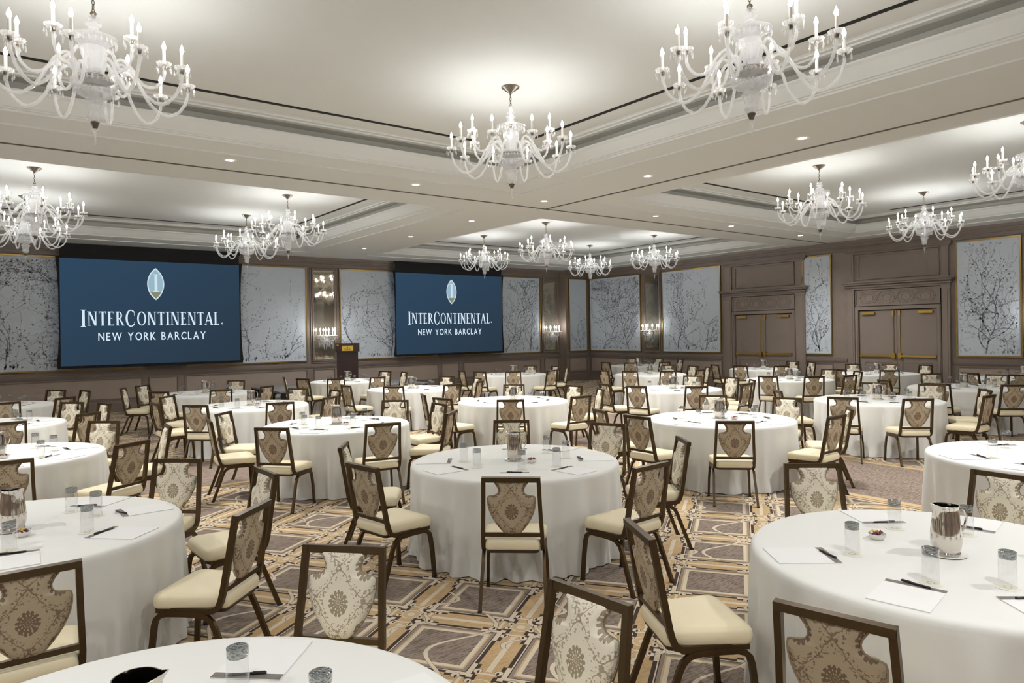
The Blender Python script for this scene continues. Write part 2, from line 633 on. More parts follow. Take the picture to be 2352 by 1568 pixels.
PZ0, PZ1 = 1.155, 3.955
pseed = [10]
def paper_panel(par, side, s0, s1, d=.0, z0=PZ0, z1=PZ1):
    lo, hi = min(s0, s1), max(s0, s1)
    p = part('wallpaper_panel', sbox(MB(), side, lo, hi, d, d+.035, z0, z1), M_PAPER, par)
    fr = sframe(MB(), side, lo-.035, hi+.035, z0-.035, z1+.035, .035, d, d+.055)
    part('gilt_frame', fr, M_GOLD, par)
    pseed[0] += 1
    dk, pl = branches(hi-lo, z1-z0, pseed[0])
    stuff(part('printed_branches', quads_on(side, lo, z0, d+.0365, dk), M_INK, p))
    stuff(part('printed_leaves', quads_on(side, lo, z0, d+.0362, pl), M_INKL, p))

def wainscot(par, side, s0, s1, d=0.0, z0=.36, z1=.85):
    lo, hi = min(s0, s1), max(s0, s1)
    part('wainscot_panel', sbox(MB(), side, lo, hi, d, d+.012, z0, z1), M_WAIN, par)
    part('wainscot_moulding', sframe(MB(), side, lo-.035, hi+.035, z0-.035, z1+.035, .03, d, d+.028), M_WALLD, par)

def mirror_bay(par, side, s0, s1, z0=1.17, z1=3.92):
    lo, hi = min(s0, s1), max(s0, s1)
    part('mirror', sbox(MB(), side, lo, hi, 0, .02, z0, z1), M_MIRROR, par)
    f = sframe(MB(), side, lo-.05, hi+.05, z0-.05, z1+.05, .05, 0, .05)
    sframe(f, side, lo-.10, hi+.10, z0-.10, z1+.10, .03, 0, .035)
    part('mirror_frame', f, M_WALLD, par)

def crown(par, side, s0, s1, d=0.0):
    lo, hi = min(s0, s1), max(s0, s1)
    mb = MB()
    for a, b, dd in ((4.02, 4.06, .03), (4.12, 4.16, .05), (4.16, 4.22, .085), (4.22, 4.30, .13)):
        sbox(mb, side, lo, hi, d, d+dd, a, b)
    part('crown_moulding', mb, M_WALLD, par)

def dado(par, side, segs, d=0.0):
    mb = MB()
    for s0, s1 in segs:
        lo, hi = min(s0, s1), max(s0, s1)
        sbox(mb, side, lo, hi, d, d+.035, .955, .985)
        sbox(mb, side, lo, hi, d, d+.022, .985, 1.03)
        sbox(mb, side, lo, hi, d, d+.022, .92, .955)
    part('dado_rail', mb, M_WALLD, par)

def skirting(name, side, segs, d=0.0):
    mb = MB()
    for s0, s1 in segs:
        lo, hi = min(s0, s1), max(s0, s1)
        sbox(mb, side, lo, hi, d, d+.035, 0, .20)
        sbox(mb, side, lo, hi, d, d+.025, .20, .25)
        sbox(mb, side, lo, hi, d, d+.045, 0, .03)
    return struct(part(name, mb, M_WALLD))

# wall with the screens
wl = struct(part('wall_left', MB().box(X0-.2, .2, 0, .2, 0, ZS), M_WALL))
for a, b in ((-20.9, -15.99), (-14.88, -11.49), (-10.37, -6.86), (-5.75, -2.28)):
    paper_panel(wl, 'L', a, b)
    wainscot(wl, 'L', a, b)
for a, b in ((-15.78, -15.12), (-11.22, -10.60), (-6.67, -6.00), (-2.02, -1.36), (-22.2, -21.2)):
    wainscot(wl, 'L', a, b)
for a, b in ((-11.24, -10.57), (-2.07, -1.40), (-15.77, -15.10), (-6.66, -5.99)):
    mirror_bay(wl, 'L', a, b)
crown(wl, 'L', X0, -1.22)
dado(wl, 'L', ((X0, -1.22),))
skirting('baseboard_left', 'L', ((X0, -1.22),))
# chase boxed out in the corner
PC = .35
wc = struct(part('wall_chase', MB().box(-1.22, 0, -PC, 0, 0, ZS), M_WALL))
paper_panel(wc, 'L', -1.06, -.16, d=PC)
wainscot(wc, 'L', -1.05, -.17, d=PC)
crown(wc, 'L', -1.22, 0, d=PC)
dado(wc, 'L', ((-1.22, 0),), d=PC)
skirting('baseboard_chase', 'L', ((-1.22, 0),), d=PC)

# wall with the doors
wr = struct(part('wall_right', MB().box(0, .2, Y0-.2, 0, 0, ZS), M_WALL))
for a, b in ((-.48, -3.11), (-4.18, -6.60), (-9.53, -10.36), (-13.62, -14.95), (-16.1, -18.6)):
    paper_panel(wr, 'R', a, b)
    wainscot(wr, 'R', a, b)
for a, b in ((-3.36, -3.98), (-15.25, -15.85)):
    wainscot(wr, 'R', a, b)
for a, b in ((-3.34, -4.00), (-15.17, -15.87)):
    mirror_bay(wr, 'R', a, b)
crown(wr, 'R', -PC, Y0)
dado(wr, 'R', ((-PC, -6.64), (-9.45, -10.81), (-13.5, Y0)))
skirting('baseboard_right', 'R', ((-PC, -6.66), (-9.44, -10.86), (-13.5, Y0)))

# the two walls behind the photographer
wn = struct(part('wall_near', MB().box(X0-.2, .2, Y0-.2, Y0, 0, ZS), M_WALL))
crown(wn, 'N', X0, 0)
wf = struct(part('wall_side', MB().box(X0-.2, X0, Y0, 0, 0, ZS), M_WALL))
crown(wf, 'F', Y0, 0)
for a in (-20.5, -16.5, -12.5, -8.5, -4.5):
    paper_panel(wn, 'N', a, a+2.6)
    wainscot(wn, 'N', a, a+2.6)
for a in (-19.5, -14.5, -9.5, -4.5):
    paper_panel(wf, 'F', a, a+2.8)
    wainscot(wf, 'F', a, a+2.8)
skirting('baseboard_near', 'N', ((X0, 0),))
skirting('baseboard_side', 'F', ((Y0, 0),))

# doors ---------------------------------------------------------------
def ring_path(cs, cz, a, b, n=20):
    return [(cs+a*math.cos(2*math.pi*k/n), cz+b*math.sin(2*math.pi*k/n)) for k in range(n+1)]

def door_set(name, yc, half, outer):
    d = struct(obj(name, None))
    d.location = (0, yc, 0)
    def P(nm, mb, m, par=d, smooth=None):
        return part(nm, mb.xf(Matrix.Translation((0, -yc, 0))), m, par, smooth)
    ht = 2.35
    s0, s1 = yc-half, yc+half
    o0, o1 = yc-outer, yc+outer
    for k, (a, b) in enumerate(((s0+.01, yc-.004), (yc+.004, s1-.01))):
        lf = P('door_leaf', sbox(MB(), 'R', a, b, .01, .05, .01, ht-.015), M_WALL)
        mid = (a+b)/2
        hinge = a if k == 0 else b
        lock = b if k == 0 else a
        sg = 1 if k == 0 else -1
        bar = sbox(MB(), 'R', min(hinge+sg*.05, lock-sg*.06), max(hinge+sg*.05, lock-sg*.06), .075, .105, 1.09, 1.145)
        sbox(bar, 'R', min(lock-sg*.12, lock-sg*.03), max(lock-sg*.12, lock-sg*.03), .05, .115, 1.05, 1.19)
        sbox(bar, 'R', min(hinge+sg*.02, hinge+sg*.07), max(hinge+sg*.02, hinge+sg*.07), .05, .10, 1.08, 1.155)
        P('panic_bar', bar, M_BRASS, lf)
        rod = sbox(MB(), 'R', lock-sg*.085, lock-sg*.070, .06, .075, 1.18, 2.24)
        sbox(rod, 'R', min(lock-sg*.10, lock-sg*.055), max(lock-sg*.10, lock-sg*.055), .05, .095, 2.19, 2.32)
        P('vertical_rod', rod, M_BRASS, lf)
        cl = sbox(MB(), 'R', min(hinge+sg*.08, hinge+sg*.42), max(hinge+sg*.08, hinge+sg*.42), .05, .115, 2.235, 2.30)
        P('door_closer', cl, M_BRASS, lf)
        for pa, pb, pz0, pz1 in ((a+.12, b-.12, .25, .95),):
            P('leaf_moulding', sframe(MB(), 'R', pa, pb, pz0, pz1, .025, .05, .058), M_WALLD, lf)
    P('door_gap_shade', sbox(sbox(MB(), 'R', s0-.02, s0+.012, .0, .02, 0, ht), 'R', s0, s1, .0, .02, ht-.02, ht+.01), M_DARK)  # dark strip in the gap paints the shading of the recessed leaves
    cas = MB()
    for a, b in ((s0-.10, s0-.012), (s1+.012, s1+.10)):
        sbox(cas, 'R', a, b, 0, .10, 0, ht+.10)
        sbox(cas, 'R', a+.02, b-.02, .10, .115, 0, ht+.08)
    sbox(cas, 'R', s0-.012, s1+.012, 0, .10, ht+.008, ht+.10)
    P('casing', cas, M_WALL)
    for sg in (-1, 1):
        e0, e1 = (o0, s0-.12) if sg < 0 else (s1+.12, o1)
        pil = sbox(MB(), 'R', e0, e1, 0, .09, 0, 2.92)
        sbox(pil, 'R', e0+.05, e1-.05, .09, .10, .35, 2.82)
        sbox(pil, 'R', e0-.012, e1+.012, 0, .105, 0, .28)
        sbox(pil, 'R', e0-.012, e1+.012, 0, .105, 2.86, 2.92)
        P('pilaster', pil, M_WALL)
        up_ = sbox(MB(), 'R', e0+.03, e1, 0, .05, 3.14, 3.90)
        sbox(up_, 'R', e0+.08, e1-.05, .05, .058, 3.20, 3.86)
        P('upper_pilaster', up_, M_WALL)
    fz = sframe(MB(), 'R', s0-.09, s1+.09, 2.47, 2.90, .03, 0, .09)
    sbox(fz, 'R', s0-.09, s1+.09, 0, .065, 2.49, 2.88)
    f = P('frieze', fz, M_WALL)
    orn = MB()
    W = s1-s0-.06
    n = 4
    for k in range(n):
        c = s0+.03+W*(k+.5)/n
        for (aa, bb) in ((W/n*.40, .145), (W/n*.25, .10)):
            orn.tube([on('R', p, .068, q) for p, q in ring_path(c, 2.685, aa, bb)], .011, 5)
        for sg in (-1, 1):
            e = c+sg*W/n*.5
            for t in (-1, 1):
                orn.tube([on('R', e-sg*W/n*.22*u_, .068, 2.685+t*.15*math.sin(u_*math.pi/2)) for u_ in (0, .25, .5, .75, 1)], .010, 5)
    P('frieze_ornament', orn, M_WALL, f, 40)
    en = MB()
    for a, b, e, dd in ((2.92, 2.98, .02, .11), (2.98, 3.02, .05, .15), (3.02, 3.05, .04, .13), (3.05, 3.10, .09, .21), (3.10, 3.14, .12, .25)):
        sbox(en, 'R', o0-e, o1+e, 0, dd, a, b)
    P('cornice', en, M_WALLD)
    up2 = sframe(MB(), 'R', s0-.05, s1+.05, 3.20, 3.88, .04, 0, .03)
    P('over_panel', up2, M_WALL)
    hd = MB()
    for a, b, e, dd in ((3.90, 3.95, .0, .07), (3.95, 3.99, .04, .11), (3.99, 4.03, .07, .14)):
        sbox(hd, 'R', o0-e, o1+e, 0, dd, a, b)
    P('head_moulding', hd, M_WALLD)
    return d
door_set('door_1', -8.19, .99, 1.40)
door_set('door_2', -12.17, .99, 1.29)

# ceiling -------------------------------------------------------------
XS = ((-21.3, -11.90), (-10.03, -.72))
YS = ((-20.75, -11.22), (-9.43, -1.22))
xs = [X0-.2, XS[0][0], XS[0][1], XS[1][0], XS[1][1], .2]
ys = [Y0-.2, YS[0][0], YS[0][1], YS[1][0], YS[1][1], .2]
mb = MB()
for i in range(5):
    for j in range(5):
        if i in (1, 3) and j in (1, 3):
            continue
        mb.add([(xs[i], ys[j], ZS), (xs[i+1], ys[j], ZS), (xs[i+1], ys[j+1], ZS), (xs[i], ys[j+1], ZS)], [(0, 3, 2, 1)])
ceil = struct(part('ceiling', mb, M_CEIL))
PROF = [(0, 4.30), (0, 4.318), (.03, 4.322), (.34, 4.365), (.345, 4.385), (.375, 4.388), (.38, 4.40), (.41, 4.402), (.44, 4.43), (.53, 4.515), (.57, 4.535), (.57, 4.555), (.545, 4.56),
        (.44, 4.562), (.42, 4.60), (.44, 4.66), (.53, 4.69), (.60, 4.695), (.605, 4.712), (.66, 4.715), (.665, 4.728), (.70, 4.74)]
for (xa, xb) in XS:
    for (ya, yb) in YS:
        vs, fs = [], []
        m = len(PROF)
        for d, z in PROF:
            vs += [(xa+d, ya+d, z), (xb-d, ya+d, z), (xb-d, yb-d, z), (xa+d, yb-d, z)]
        for i in range(m-1):
            for k in range(4):
                k2 = (k+1) % 4
                fs.append((i*4+k, (i+1)*4+k, (i+1)*4+k2, i*4+k2))
        nb = 11*4
        ne = 16*4
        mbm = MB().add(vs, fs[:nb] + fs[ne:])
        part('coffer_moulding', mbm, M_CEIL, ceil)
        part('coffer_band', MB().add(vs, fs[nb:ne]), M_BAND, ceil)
        d = .69
        part('coffer_panel', MB().box(xa+d, xb-d, ya+d, yb-d, 4.739, 4.80), M_CEIL, ceil)
        # linear air slots
        e, g = 1.05, .66
        for bx in ((xa+e+g, xb-e-g, yb-e-.03, yb-e+.03), (xa+e+g, xb-e-g, ya+e-.03, ya+e+.03),
                   (xb-e-.03, xb-e+.03, ya+e+g-.1, yb-e-g+.1), (xa+e-.03, xa+e+.03, ya+e+g-.1, yb-e-g+.1)):
            part('air_slot', MB().box(*bx, 4.731, 4.7395), M_DARK, ceil)
part('partition_track', MB().box(X0, -.13, -10.335-.014, -10.335+.014, 4.288, 4.301), M_TRACK, ceil)
part('partition_track', MB().box(-10.61-.014, -10.61+.014, Y0, -10.357, 4.288, 4.301), M_TRACK, ceil)
part('track_cover', MB().box(-10.75, -10.47, -10.32, -10.22, 4.286, 4.301), M_CEIL, ceil)

# recessed downlights
DL = []
ORD = ('first', 'second', 'third', 'fourth', 'fifth', 'sixth', 'seventh', 'eighth')
for k, (x, y) in enumerate(((-2.41, -10.85), (-5.44, -10.9), (-8.08, -10.92), (-11.16, -10.95), (-13.83, -10.93), (-16.7, -10.93), (-19.5, -10.93))):
    DL.append((x, y, ORD[k] + ' recessed downlight from the door wall in the long partition beam'))
for k, (x, y) in enumerate(((-10.9, -2.89), (-10.95, -5.6), (-11.02, -8.37))):
    DL.append((x, y, ORD[k] + ' recessed downlight from the screen wall in the cross beam'))
for k, (x, y) in enumerate(((-11.13, -13.42), (-11.13, -15.99), (-11.13, -18.6))):
    DL.append((x, y, ORD[k] + ' recessed downlight past the track crossing in the cross beam'))
for k, x in enumerate((-8.0, -11.1, -14.2, -17.3, -20.4)):  # unseen row behind the camera, added to brighten the front tables
    DL.append((x, -21.3, ORD[k] + ' added recessed downlight from the doors in the beam behind the tables'))
for k, y in enumerate((-5.5, -9.0, -12.5, -15.6, -18.6)):  # second unseen row, likewise added as fill for the near tables
    DL.append((-21.95, y, ORD[k] + ' added recessed downlight from the screen wall in the side beam'))
for x, y, lab in DL:
    t = thing('downlight', lab, 'downlight', (x, y, ZS), group='recessed downlights')
    part('trim_ring', MB().lathe([(.055, -.004), (.085, -.006), (.09, 0.0)], 20), M_CANDLE, t, 40)
    part('lens', MB().lathe([(0, -.003), (.058, -.003)], 20), M_LENS, t)
    ld = bpy.data.lights.new('downlight_lamp', 'SPOT')
    ld.energy = SPOT if x > -21 and y > -21 else SPOT*.8
    ld.color = (1, .99, .975)
    ld.spot_size = math.radians(156)
    ld.spot_blend = 1.0
    ld.shadow_soft_size = .06
    lo = bpy.data.objects.new('downlight_lamp', ld)
    col.objects.link(lo)
    lo.parent = t
    lo.location = (0, 0, -.03)

# ------------------------------------------------------------------ projection screens
def glyph(ch):
    """condensed serif capitals as quads in a unit-height box; returns (quads, advance)"""
    q = []
    T, t, s = .135, .060, .040
    def rect(x0, x1, z0, z1): q.append([(x0,z0),(x1,z0),(x1,z1),(x0,z1)])
    def serif(xc, z, wd=.26):
        rect(xc-wd/2, xc+wd/2, z, z+s) if z < .5 else rect(xc-wd/2, xc+wd/2, z-s, z)
    def slab(x0, z0, x1, z1, wd): q.append([(x0-wd/2,z0),(x0+wd/2,z0),(x1+wd/2,z1),(x1-wd/2,z1)])
    def arc(cx, cz, a, b, a0, a1, T, t, n=18):
        for k in range(n):
            p = a0+(a1-a0)*k/n; r = a0+(a1-a0)*(k+1)/n
            f = lambda u, i: (cx+(a-i*T)*math.cos(u), cz+(b-i*t)*math.sin(u))
            q.append([f(p,1), f(p,0), f(r,0), f(r,1)])
    if ch == 'I':
        rect(.09, .09+T, 0, 1); serif(.1475, 0, .28); serif(.1475, 1, .28); return q, .34
    if ch == 'N':
        slab(.08, 0, .08, 1, t); slab(.52, 0, .52, 1, t); slab(.115, 1, .495, 0, T)
        serif(.08, 0, .2); serif(.07, 1, .2); serif(.52, 1, .2); return q, .66
    if ch == 'T':
        rect(.19, .19+T, 0, 1); rect(.02, .475, 1-t, 1); rect(.02, .05, .86, 1); rect(.445, .475, .86, 1); serif(.2475, 0, .26); return q, .53
    if ch == 'E':
        rect(.06, .06+T, 0, 1); rect(.01, .40, 1-t, 1); rect(.06, .32, .5, .5+t); rect(.01, .42, 0, t)
        rect(.375, .40, .87, 1); rect(.395, .42, 0, .14); rect(.30, .32, .44, .60); return q, .50
    if ch == 'R':
        rect(.06, .06+T, 0, 1); serif(.1175, 0, .25); rect(.01, .24, 1-t, 1); rect(.1, .24, .47, .47+t)
        arc(.24, .735, .19, .265, -math.pi/2, math.pi/2, .10, t); slab(.27, .48, .50, 0, .115); serif(.50, 0, .17); return q, .60
    if ch == 'C':
        arc(.32, .5, .30, .515, math.pi*.26, math.pi*1.74, .115, t, 26)
        rect(.505, .535, .66, .90); rect(.505, .535, .10, .30); return q, .62
    if ch == 'O':
        arc(.32, .5, .31, .515, 0, 2*math.pi, .115, t, 30); return q, .69
    if ch == 'A':
        slab(.06, 0, .29, 1, .05); slab(.54, 0, .31, 1, T); rect(.14, .46, .30, .30+t); serif(.06, 0, .18); serif(.54, 0, .22); return q, .66
    if ch == 'L':
        rect(.06, .06+T, 0, 1); rect(.01, .40, 0, t); rect(.375, .40, 0, .16); serif(.1175, 1, .25); return q, .46
    return q, .3

def serif_line(text, x0, x1, z, big, small, bigs):
    items, x = [], 0
    for i, ch in enumerate(text):
        q, adv = glyph(ch)
        h = big if i in bigs else small
        items.append((q, x, h))
        x += (adv+.045)*h
    k = (x1-x0)/x
    out = []
    for q, ox, h in items:
        mb = MB()
        for p in q:
            mb.add([(x0+(ox+a*h)*k, -.004, z+b*h-(.03 if h == big else 0)) for a, b in p], [(0, 1, 2, 3)])
        out.append(mb)
    return out

def sans_letters(text, x0, x1, z0, z1):
    """one mesh per letter of the built-in sans, spread evenly from x0 to x1"""
    ms = [None if ch == ' ' else sans_mesh(ch) for ch in text]
    x, pos = 0, []
    for me in ms:
        pos.append(x)
        x += .62 if me is None else max(v.co.x for v in me.vertices)+.26
    k = (x1-x0)/(x-.26)
    out = []
    for me, p in zip(ms, pos):
        if me is None:
            continue
        for v in me.vertices:
            v.co = Vector((x0+(p+v.co.x)*k, -.004, z0+v.co.z*(z1-z0)))
        out.append(me)
    return out

def sans_mesh(text):
    c = bpy.data.curves.new('t', 'FONT')
    c.body = text
    c.space_character = 1.22
    c.space_word = 1.1
    c.offset = .012
    o = bpy.data.objects.new('t', c)
    col.objects.link(o)
    bpy.context.view_layer.update()
    me = bpy.data.meshes.new_from_object(o.evaluated_get(bpy.context.evaluated_depsgraph_get()))
    bpy.data.objects.remove(o, do_unlink=True)
    xs_ = [v.co.x for v in me.vertices]; ys_ = [v.co.y for v in me.vertices]
    a, b, c0, d = min(xs_), max(xs_), min(ys_), max(ys_)
    for v in me.vertices:
        v.co = Vector(((v.co.x-a)/(d-c0), 0, (v.co.y-c0)/(d-c0)))
    return me

def screen(xc, label):
    t = thing('projection_screen', label, 'screen', (xc, -.30, 1.16), group=None)
    hw, z0, z1 = 2.145, .085, 2.77
    part('image_area', MB().box(-hw, hw, 0, .006, z0, z1), M_SCREEN, t)
    b = MB().box(-hw, hw, -.002, .008, z1, 3.13)
    b.box(-hw-.035, hw+.035, -.01, .012, 3.05, 3.135)
    part('black_drop', b, M_BLACK, t)
    part('bottom_bar', MB().box(-hw-.07, hw+.07, -.014, .020, .02, z0+.005), M_BLACK, t, 40)
    for sg in (-1, 1):
        side = MB()
        n = 16
        for k in range(n):
            f0, f1 = k/n, (k+1)/n
            e = lambda f: hw+.035+.055*abs(2*f-1)**3
            za, zb = z0+(z1+.05-z0)*f0, z0+(z1+.05-z0)*f1
            p = [(sg*(hw-.002), za), (sg*e(f0), za), (sg*e(f1), zb), (sg*(hw-.002), zb)]
            if sg > 0:
                p = p[::-1]
            side.add([(x, 0.001, z) for x, z in p] + [(x, .005, z) for x, z in p], [(3,2,1,0), (4,5,6,7), (0,1,5,4), (2,3,7,6), (1,2,6,5), (3,0,4,7)])
        part('tension_border', side, M_BLACK, t)
    # emblem: pointed oval with a column inside
    def oval(a, b, n=24):
        R_ = (a*a+b*b)/(2*a); ang = math.asin(b/R_)
        pts = [(R_*math.cos(u)-(R_-a), R_*math.sin(u)) for u in [-ang+2*ang*k/n for k in range(n+1)]]
        return pts + [(-x, -z) for x, z in pts[1:-1]]
    cz = 3.34-1.16
    def flat(pts, y, dz=0): return MB().add([(x, y, cz+dz+z) for x, z in pts], [tuple(range(len(pts)))])
    em = part('emblem', flat(oval(.205, .425), -.004), M_LOGOL, t)
    part('emblem_field', flat(oval(.178, .385), -.005), M_LOGOG, em)
    low = [(x, z) for x, z in oval(.178, .385) if z < -.19]
    low.sort(key=lambda p: math.atan2(p[1]+.2, p[0]))
    part('emblem_shade', flat(low, -.006), M_LOGOD, em)
    colm = MB()
    for q in glyph('I')[0]:
        colm.add([((a-.1475)*.50, -.007, cz-.20+bz*.46) for a, bz in q], [(0, 1, 2, 3)])
    part('emblem_column', colm, M_LOGOL, em)
    for lm in serif_line('INTERCONTINENTAL', -1.72, 1.62, 2.25-1.16, .43, .355, (0, 5)):
        part('serif_letter', lm, M_LOGOW, t)
    part('registered_mark', MB().lathe([(.010, -.0), (.024, 0)], 14).xf(Matrix.Translation((1.67, -.004, 2.29-1.16)) @ Matrix.Rotation(math.pi/2, 4, 'X')), M_LOGOW, t)
    for me in sans_letters('NEW YORK BARCLAY', -1.34, 1.23, 1.865-1.16, 2.07-1.16):
        me.materials.append(M_LOGOW)
        obj('sans_letter', me, t)
    return t
screen(-15.665, 'navy projection screen with white hotel lettering, left of the lectern and tall mirror')
screen(-6.425, 'navy projection screen with white hotel lettering, nearer the room corner')

# ------------------------------------------------------------------ stage and lectern
st = thing('stage_platform', 'low grey carpeted stage platform with black skirt under the lectern', 'stage', (-11.1, -1.7, 0))
part('deck', MB().box(-2.2, 2.2, -1.15, 1.2, .44, .48), M_STAGE, st)
part('skirt', MB().box(-2.19, 2.19, -1.14, 1.19, .005, .44), M_BLACK, st)
lc = thing('lectern', 'dark mahogany lectern with brass plaque standing on the stage', 'lectern', (-11.05, -2.0, .48), rz=math.radians(-22))
bodyp = MB()
bodyp.box(-.33, .33, -.25, .25, 0, .09)
bodyp.box(-.29, .29, -.21, .21, .09, .98)
part('body', bodyp, M_MAHOG, lc)
part('upper_case', MB().add([(-.33,-.26,.96),(.33,-.26,.96),(.33,.27,.96),(-.33,.27,.96),(-.33,-.26,1.20),(.33,-.26,1.20),(.33,.27,1.06),(-.33,.27,1.06)],
     [(0,3,2,1),(4,5,6,7),(0,1,5,4),(1,2,6,5),(2,3,7,6),(3,0,4,7)]), M_MAHOG, lc)
pq = part('plaque', MB().box(-.155, .155, -.274, -.26, .985, 1.13), M_PLAQUE, lc)
mk = MB().add([(0,-.2755,1.062),(.016,-.2755,1.083),(0,-.2755,1.104),(-.016,-.2755,1.083)], [(0,1,2,3)])
for zz, hw in ((1.038, .105), (1.018, .075)):
    mk.add([(-hw,-.2755,zz-.004),(hw,-.2755,zz-.004),(hw,-.2755,zz+.004),(-hw,-.2755,zz+.004)], [(0,1,2,3)])
part('plaque_engraving', mk, M_MAHOG, pq)
part('reading_light', MB().box(-.30, -.24, -.275, -.26, 1.13, 1.165), M_BRASS, lc)

# ------------------------------------------------------------------ chandeliers and sconces
def bulb_mb(n=8):
    return MB().lathe([(0.006, 0), (.011, .006), (.0165, .022), (.0155, .034), (.009, .052), (.0035, .066), (.0, .074)], n)
BULB_ME = bulb_mb().mesh('bulb', M_BULB, 60)
SLEEVE_ME = MB().lathe([(0, 0), (.0125, 0), (.0125, .125), (0, .125)], 8).mesh('candle', M_CANDLE, 40)
bob = MB()
nsc = 16
prof = []
for k in range(nsc*2):
    a = 2*math.pi*k/(nsc*2)
    rr = .062 if k % 2 == 0 else .054
    prof.append((rr*math.cos(a), rr*math.sin(a)))
n2 = len(prof)
vs = [(x*.22, y*.22, -.004) for x, y in prof] + [(x*.75, y*.75, .004) for x, y in prof] + [(x, y, .022) for x, y in prof] + [(x*.93, y*.93, .026) for x, y in prof] + [(x*.70, y*.70, .010) for x, y in prof] + [(x*.22, y*.22, .006) for x, y in prof]
fs = []
for i in range(5):
    for k in range(n2):
        k2 = (k+1) % n2
        fs.append((i*n2+k, i*n2+k2, (i+1)*n2+k2, (i+1)*n2+k))
BOB_ME = bob.add(vs, fs).mesh('bobeche', M_CRYSTAL)
drops = MB()
def octa(mb, c, r, h):
    x, y, z = c
    mb.add([(x,y,z),(x+r,y,z-h*.6),(x,y+r,z-h*.6),(x-r,y,z-h*.6),(x,y-r,z-h*.6),(x,y,z-h)],
           [(0,2,1),(0,3,2),(0,4,3),(0,1,4),(5,1,2),(5,2,3),(5,3,4),(5,4,1)])
for k in range(6):
    a = 2*math.pi*k/6+.3
    octa(drops, (.057*math.cos(a), .057*math.sin(a), .012), .0045, .016)
    octa(drops, (.057*math.cos(a), .057*math.sin(a), -.006), .009, .055)
DROP_ME = drops.mesh('prism_drops', M_CRYSTALD)
CUP_ME = MB().lathe([(.0, -.022), (.010, -.022), (.018, -.010), (.016, 0), (.020, .010), (.013, .016)], 10).mesh('candle_cup', M_NICKEL, 50)

def smooth_path(pts, n):
    """Catmull-Rom through pts"""
    P = [Vector(p) for p in pts]
    P = [P[0]*2-P[1]] + P + [P[-1]*2-P[-2]]
    out = []
    seg = len(P)-3
    for i in range(n+1):
        u = i/n*seg
        k = min(int(u), seg-1)
        f = u-k
        a, b, c, d = P[k], P[k+1], P[k+2], P[k+3]
        out.append(.5*((2*b)+(c-a)*f+(2*a-5*b+4*c-d)*f*f+(3*b-a-3*c+d)*f*f*f))
    return out

def twisted(r, n=8):
    return lambda f: [((r*(1+.22*math.cos(2*k*math.pi/n*3+f*70)))*math.cos(2*math.pi*k/n), (r*(1+.22*math.cos(2*k*math.pi/n*3+f*70)))*math.sin(2*math.pi*k/n)) for k in range(n)]

# chandelier frame: z = 0 at the canopy (ceiling), hanging down
AZ = -.80                                   # receiver bowl height
LOW = smooth_path([(.10,0,AZ+.02),(.20,0,AZ+.13),(.30,0,AZ+.06),(.40,0,AZ-.11),(.52,0,AZ-.185),(.63,0,AZ-.12),(.685,0,AZ+.0),(.69,0,AZ+.07)], 36)
UPP = smooth_path([(.10,0,AZ+.06),(.17,0,AZ+.20),(.25,0,AZ+.16),(.33,0,AZ+.04),(.42,0,AZ+.02),(.49,0,AZ+.10),(.50,0,AZ+.20)], 30)
ARM_LO = MB().sweep(LOW, twisted(.0125)).mesh('arm', M_CRYSTAL, 80)
ARM_UP = MB().sweep(UPP, twisted(.0125)).mesh('arm', M_CRYSTAL, 80)

def add_arm(root, me, end, ang):
    a = obj('arm', me, root, rz=ang)
    for nm, m2, dz in (('candle_cup', CUP_ME, .005), ('bobeche', BOB_ME, .012), ('prism_drops', DROP_ME, .012), ('candle', SLEEVE_ME, .018), ('bulb', BULB_ME, .143)):
        o = obj(nm, m2, a, loc=(end[0], 0, end[2]+dz))
        if nm == 'prism_drops':
            stuff(o)

